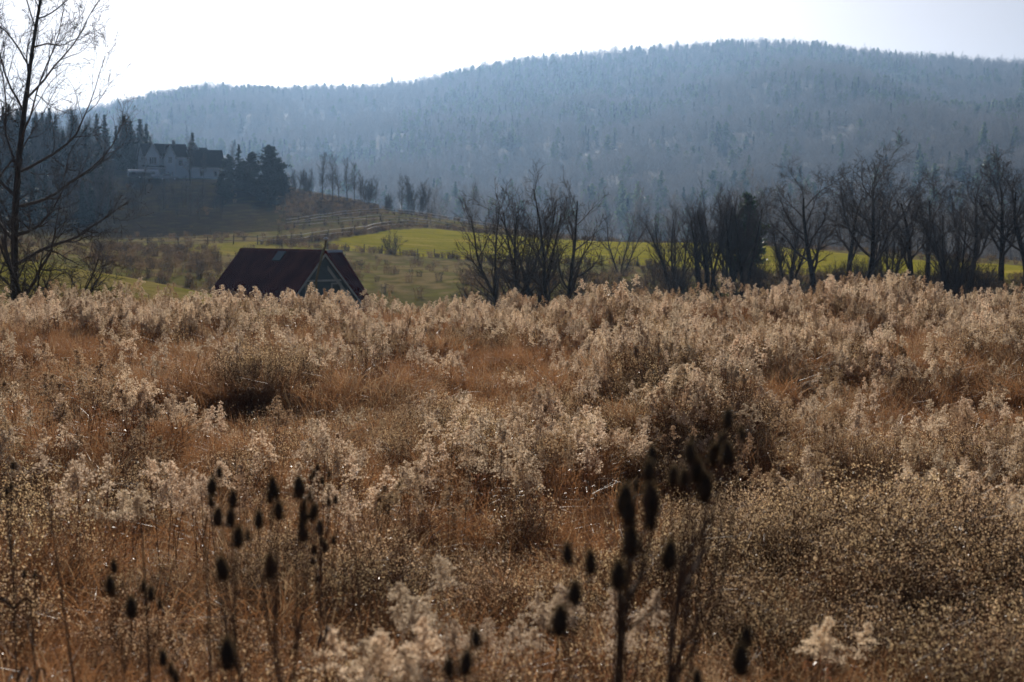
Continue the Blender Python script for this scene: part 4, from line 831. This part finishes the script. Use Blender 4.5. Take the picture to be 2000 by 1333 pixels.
teasel([(1110, 1086, 42), (1153, 1104, 46), (1123, 1164, 48), (1091, 1218, 60)], 3.3, 1085, (1105, 1270), 'teasel with four separate upright dark heads beside the many-headed one', 3)
teasel([(932, 1251, 38), (879, 1307, 40), (908, 1299, 50)], 2.9, 930, (910, 1350), 'low teasel with three tilted heads near fluffy pale goldenrod', 4)
teasel([(1457, 1247, 42), (1447, 1294, 62), (1361, 1326, 34)], 3.1, 1430, (1440, 1360), 'low teasel whose heads barely rise over the rust grass, beyond the thick stems', 5)
teasel([(429, 926, 24), (413, 955, 36), (414, 982, 22), (455, 979, 34), (425, 1014, 36), (451, 1016, 36), (464, 1054, 40), (485, 1049, 20), (438, 1115, 46)], 4.1, 560, (446, 1175), 'teasel with a tight column of nine dark heads', 6)
teasel([(532, 953, 34), (540, 962, 30), (527, 974, 24), (544, 1000, 38), (505, 1019, 34), (529, 1111, 46)], 4.1, 700, (512, 1150), 'teasel with a slanting stem crossing its neighbour and six heads', 7)
teasel([(585, 957, 42), (605, 973, 16), (594, 988, 22), (611, 1003, 32), (593, 1014, 34), (593, 1045, 36)], 4.2, 490, (578, 1150), 'teasel with six heads stacked close, next to the small-headed one', 8)
teasel([(620, 916, 14), (612, 928, 15), (643, 928, 13), (607, 937, 9), (630, 941, 16), (642, 982, 17), (656, 978, 17), (626, 1035, 27), (629, 1058, 16), (635, 1070, 20), (651, 1057, 16), (613, 1076, 18), (612, 1098, 14), (620, 1132, 13)], 5.6, 642, (625, 1085), 'slim teasel with many small heads on a straight dark stem', 9)
teasel([(224, 1109, 26), (215, 1145, 34), (219, 1152, 32), (280, 1148, 22), (294, 1163, 28), (257, 1191, 42), (312, 1182, 20)], 4.3, 235, (240, 1260), 'short teasel with seven spread heads over the dark grass', 10)
teasel([(319, 1288, 32), (333, 1310, 24), (345, 1325, 26)], 3.9, 335, (330, 1360), 'teasel of three small heads just showing above the shaded grass', 11)
teasel([(446, 1284, 62)], 3.0, 452, (447, 1330), 'single large teasel head on a short stalk below the column of heads', 12)
teasel([(25, 912, 16), (21, 951, 12), (13, 962, 16)], 5.6, 12, (16, 1010), 'thin teasel with three tiny heads at the rust-grass side of the meadow', 13)
teasel([(48, 1124, 16), (68, 1127, 12)], 5.2, 60, (58, 1170), 'thin teasel with two tiny heads in the dark grass', 14)
def dry_stalk(a, b_, d, lab):
    q0 = W(*a, d); q1 = W(*b_, d); z0 = height(q0[0], q0[1])[0]; e = empty('dead_stalk', (q0[0], q0[1], z0)); tag(e, lab, 'stalk', 'dead stalks standing in the grass'); o0 = np.array([q0[0], q0[1], z0])
    g = G().tube(np.array([o0-up*.05, o0*.5+q1*.5+[.01, 0, 0], q1])-o0, [.006, .005, .003], 5); link('stem', g.mesh('stem', M['teasstem']), e)
for a, b_, d in (((180, 1190), (90, 945), 5.4), ((290, 1150), (275, 990), 5.8), ((730, 1170), (690, 1040), 6.0), ((410, 1250), (400, 1000), 4.6)): dry_stalk(a, b_, d, 'bare dead stalk leaning in the rust-brown grass')

# ------------------------------------------------------------------ air
hm = bpy.data.materials.new('haze'); hm.use_nodes = True; t = hm.node_tree; t.nodes.remove(t.nodes['Principled BSDF'])
pv = t.nodes.new('ShaderNodeVolumePrincipled'); pv.inputs['Color'].default_value = (.38, .62, .98, 1); pv.inputs['Density'].default_value = HAZE_DENSITY; pv.inputs['Anisotropy'].default_value = HAZE_G
t.links.new(pv.outputs[0], t.nodes['Material Output'].inputs['Volume'])
g = G().box(-2400, 2400, -80, 3450, -22, 345); tag(link('haze', g.mesh('haze', hm)), kind='stuff')
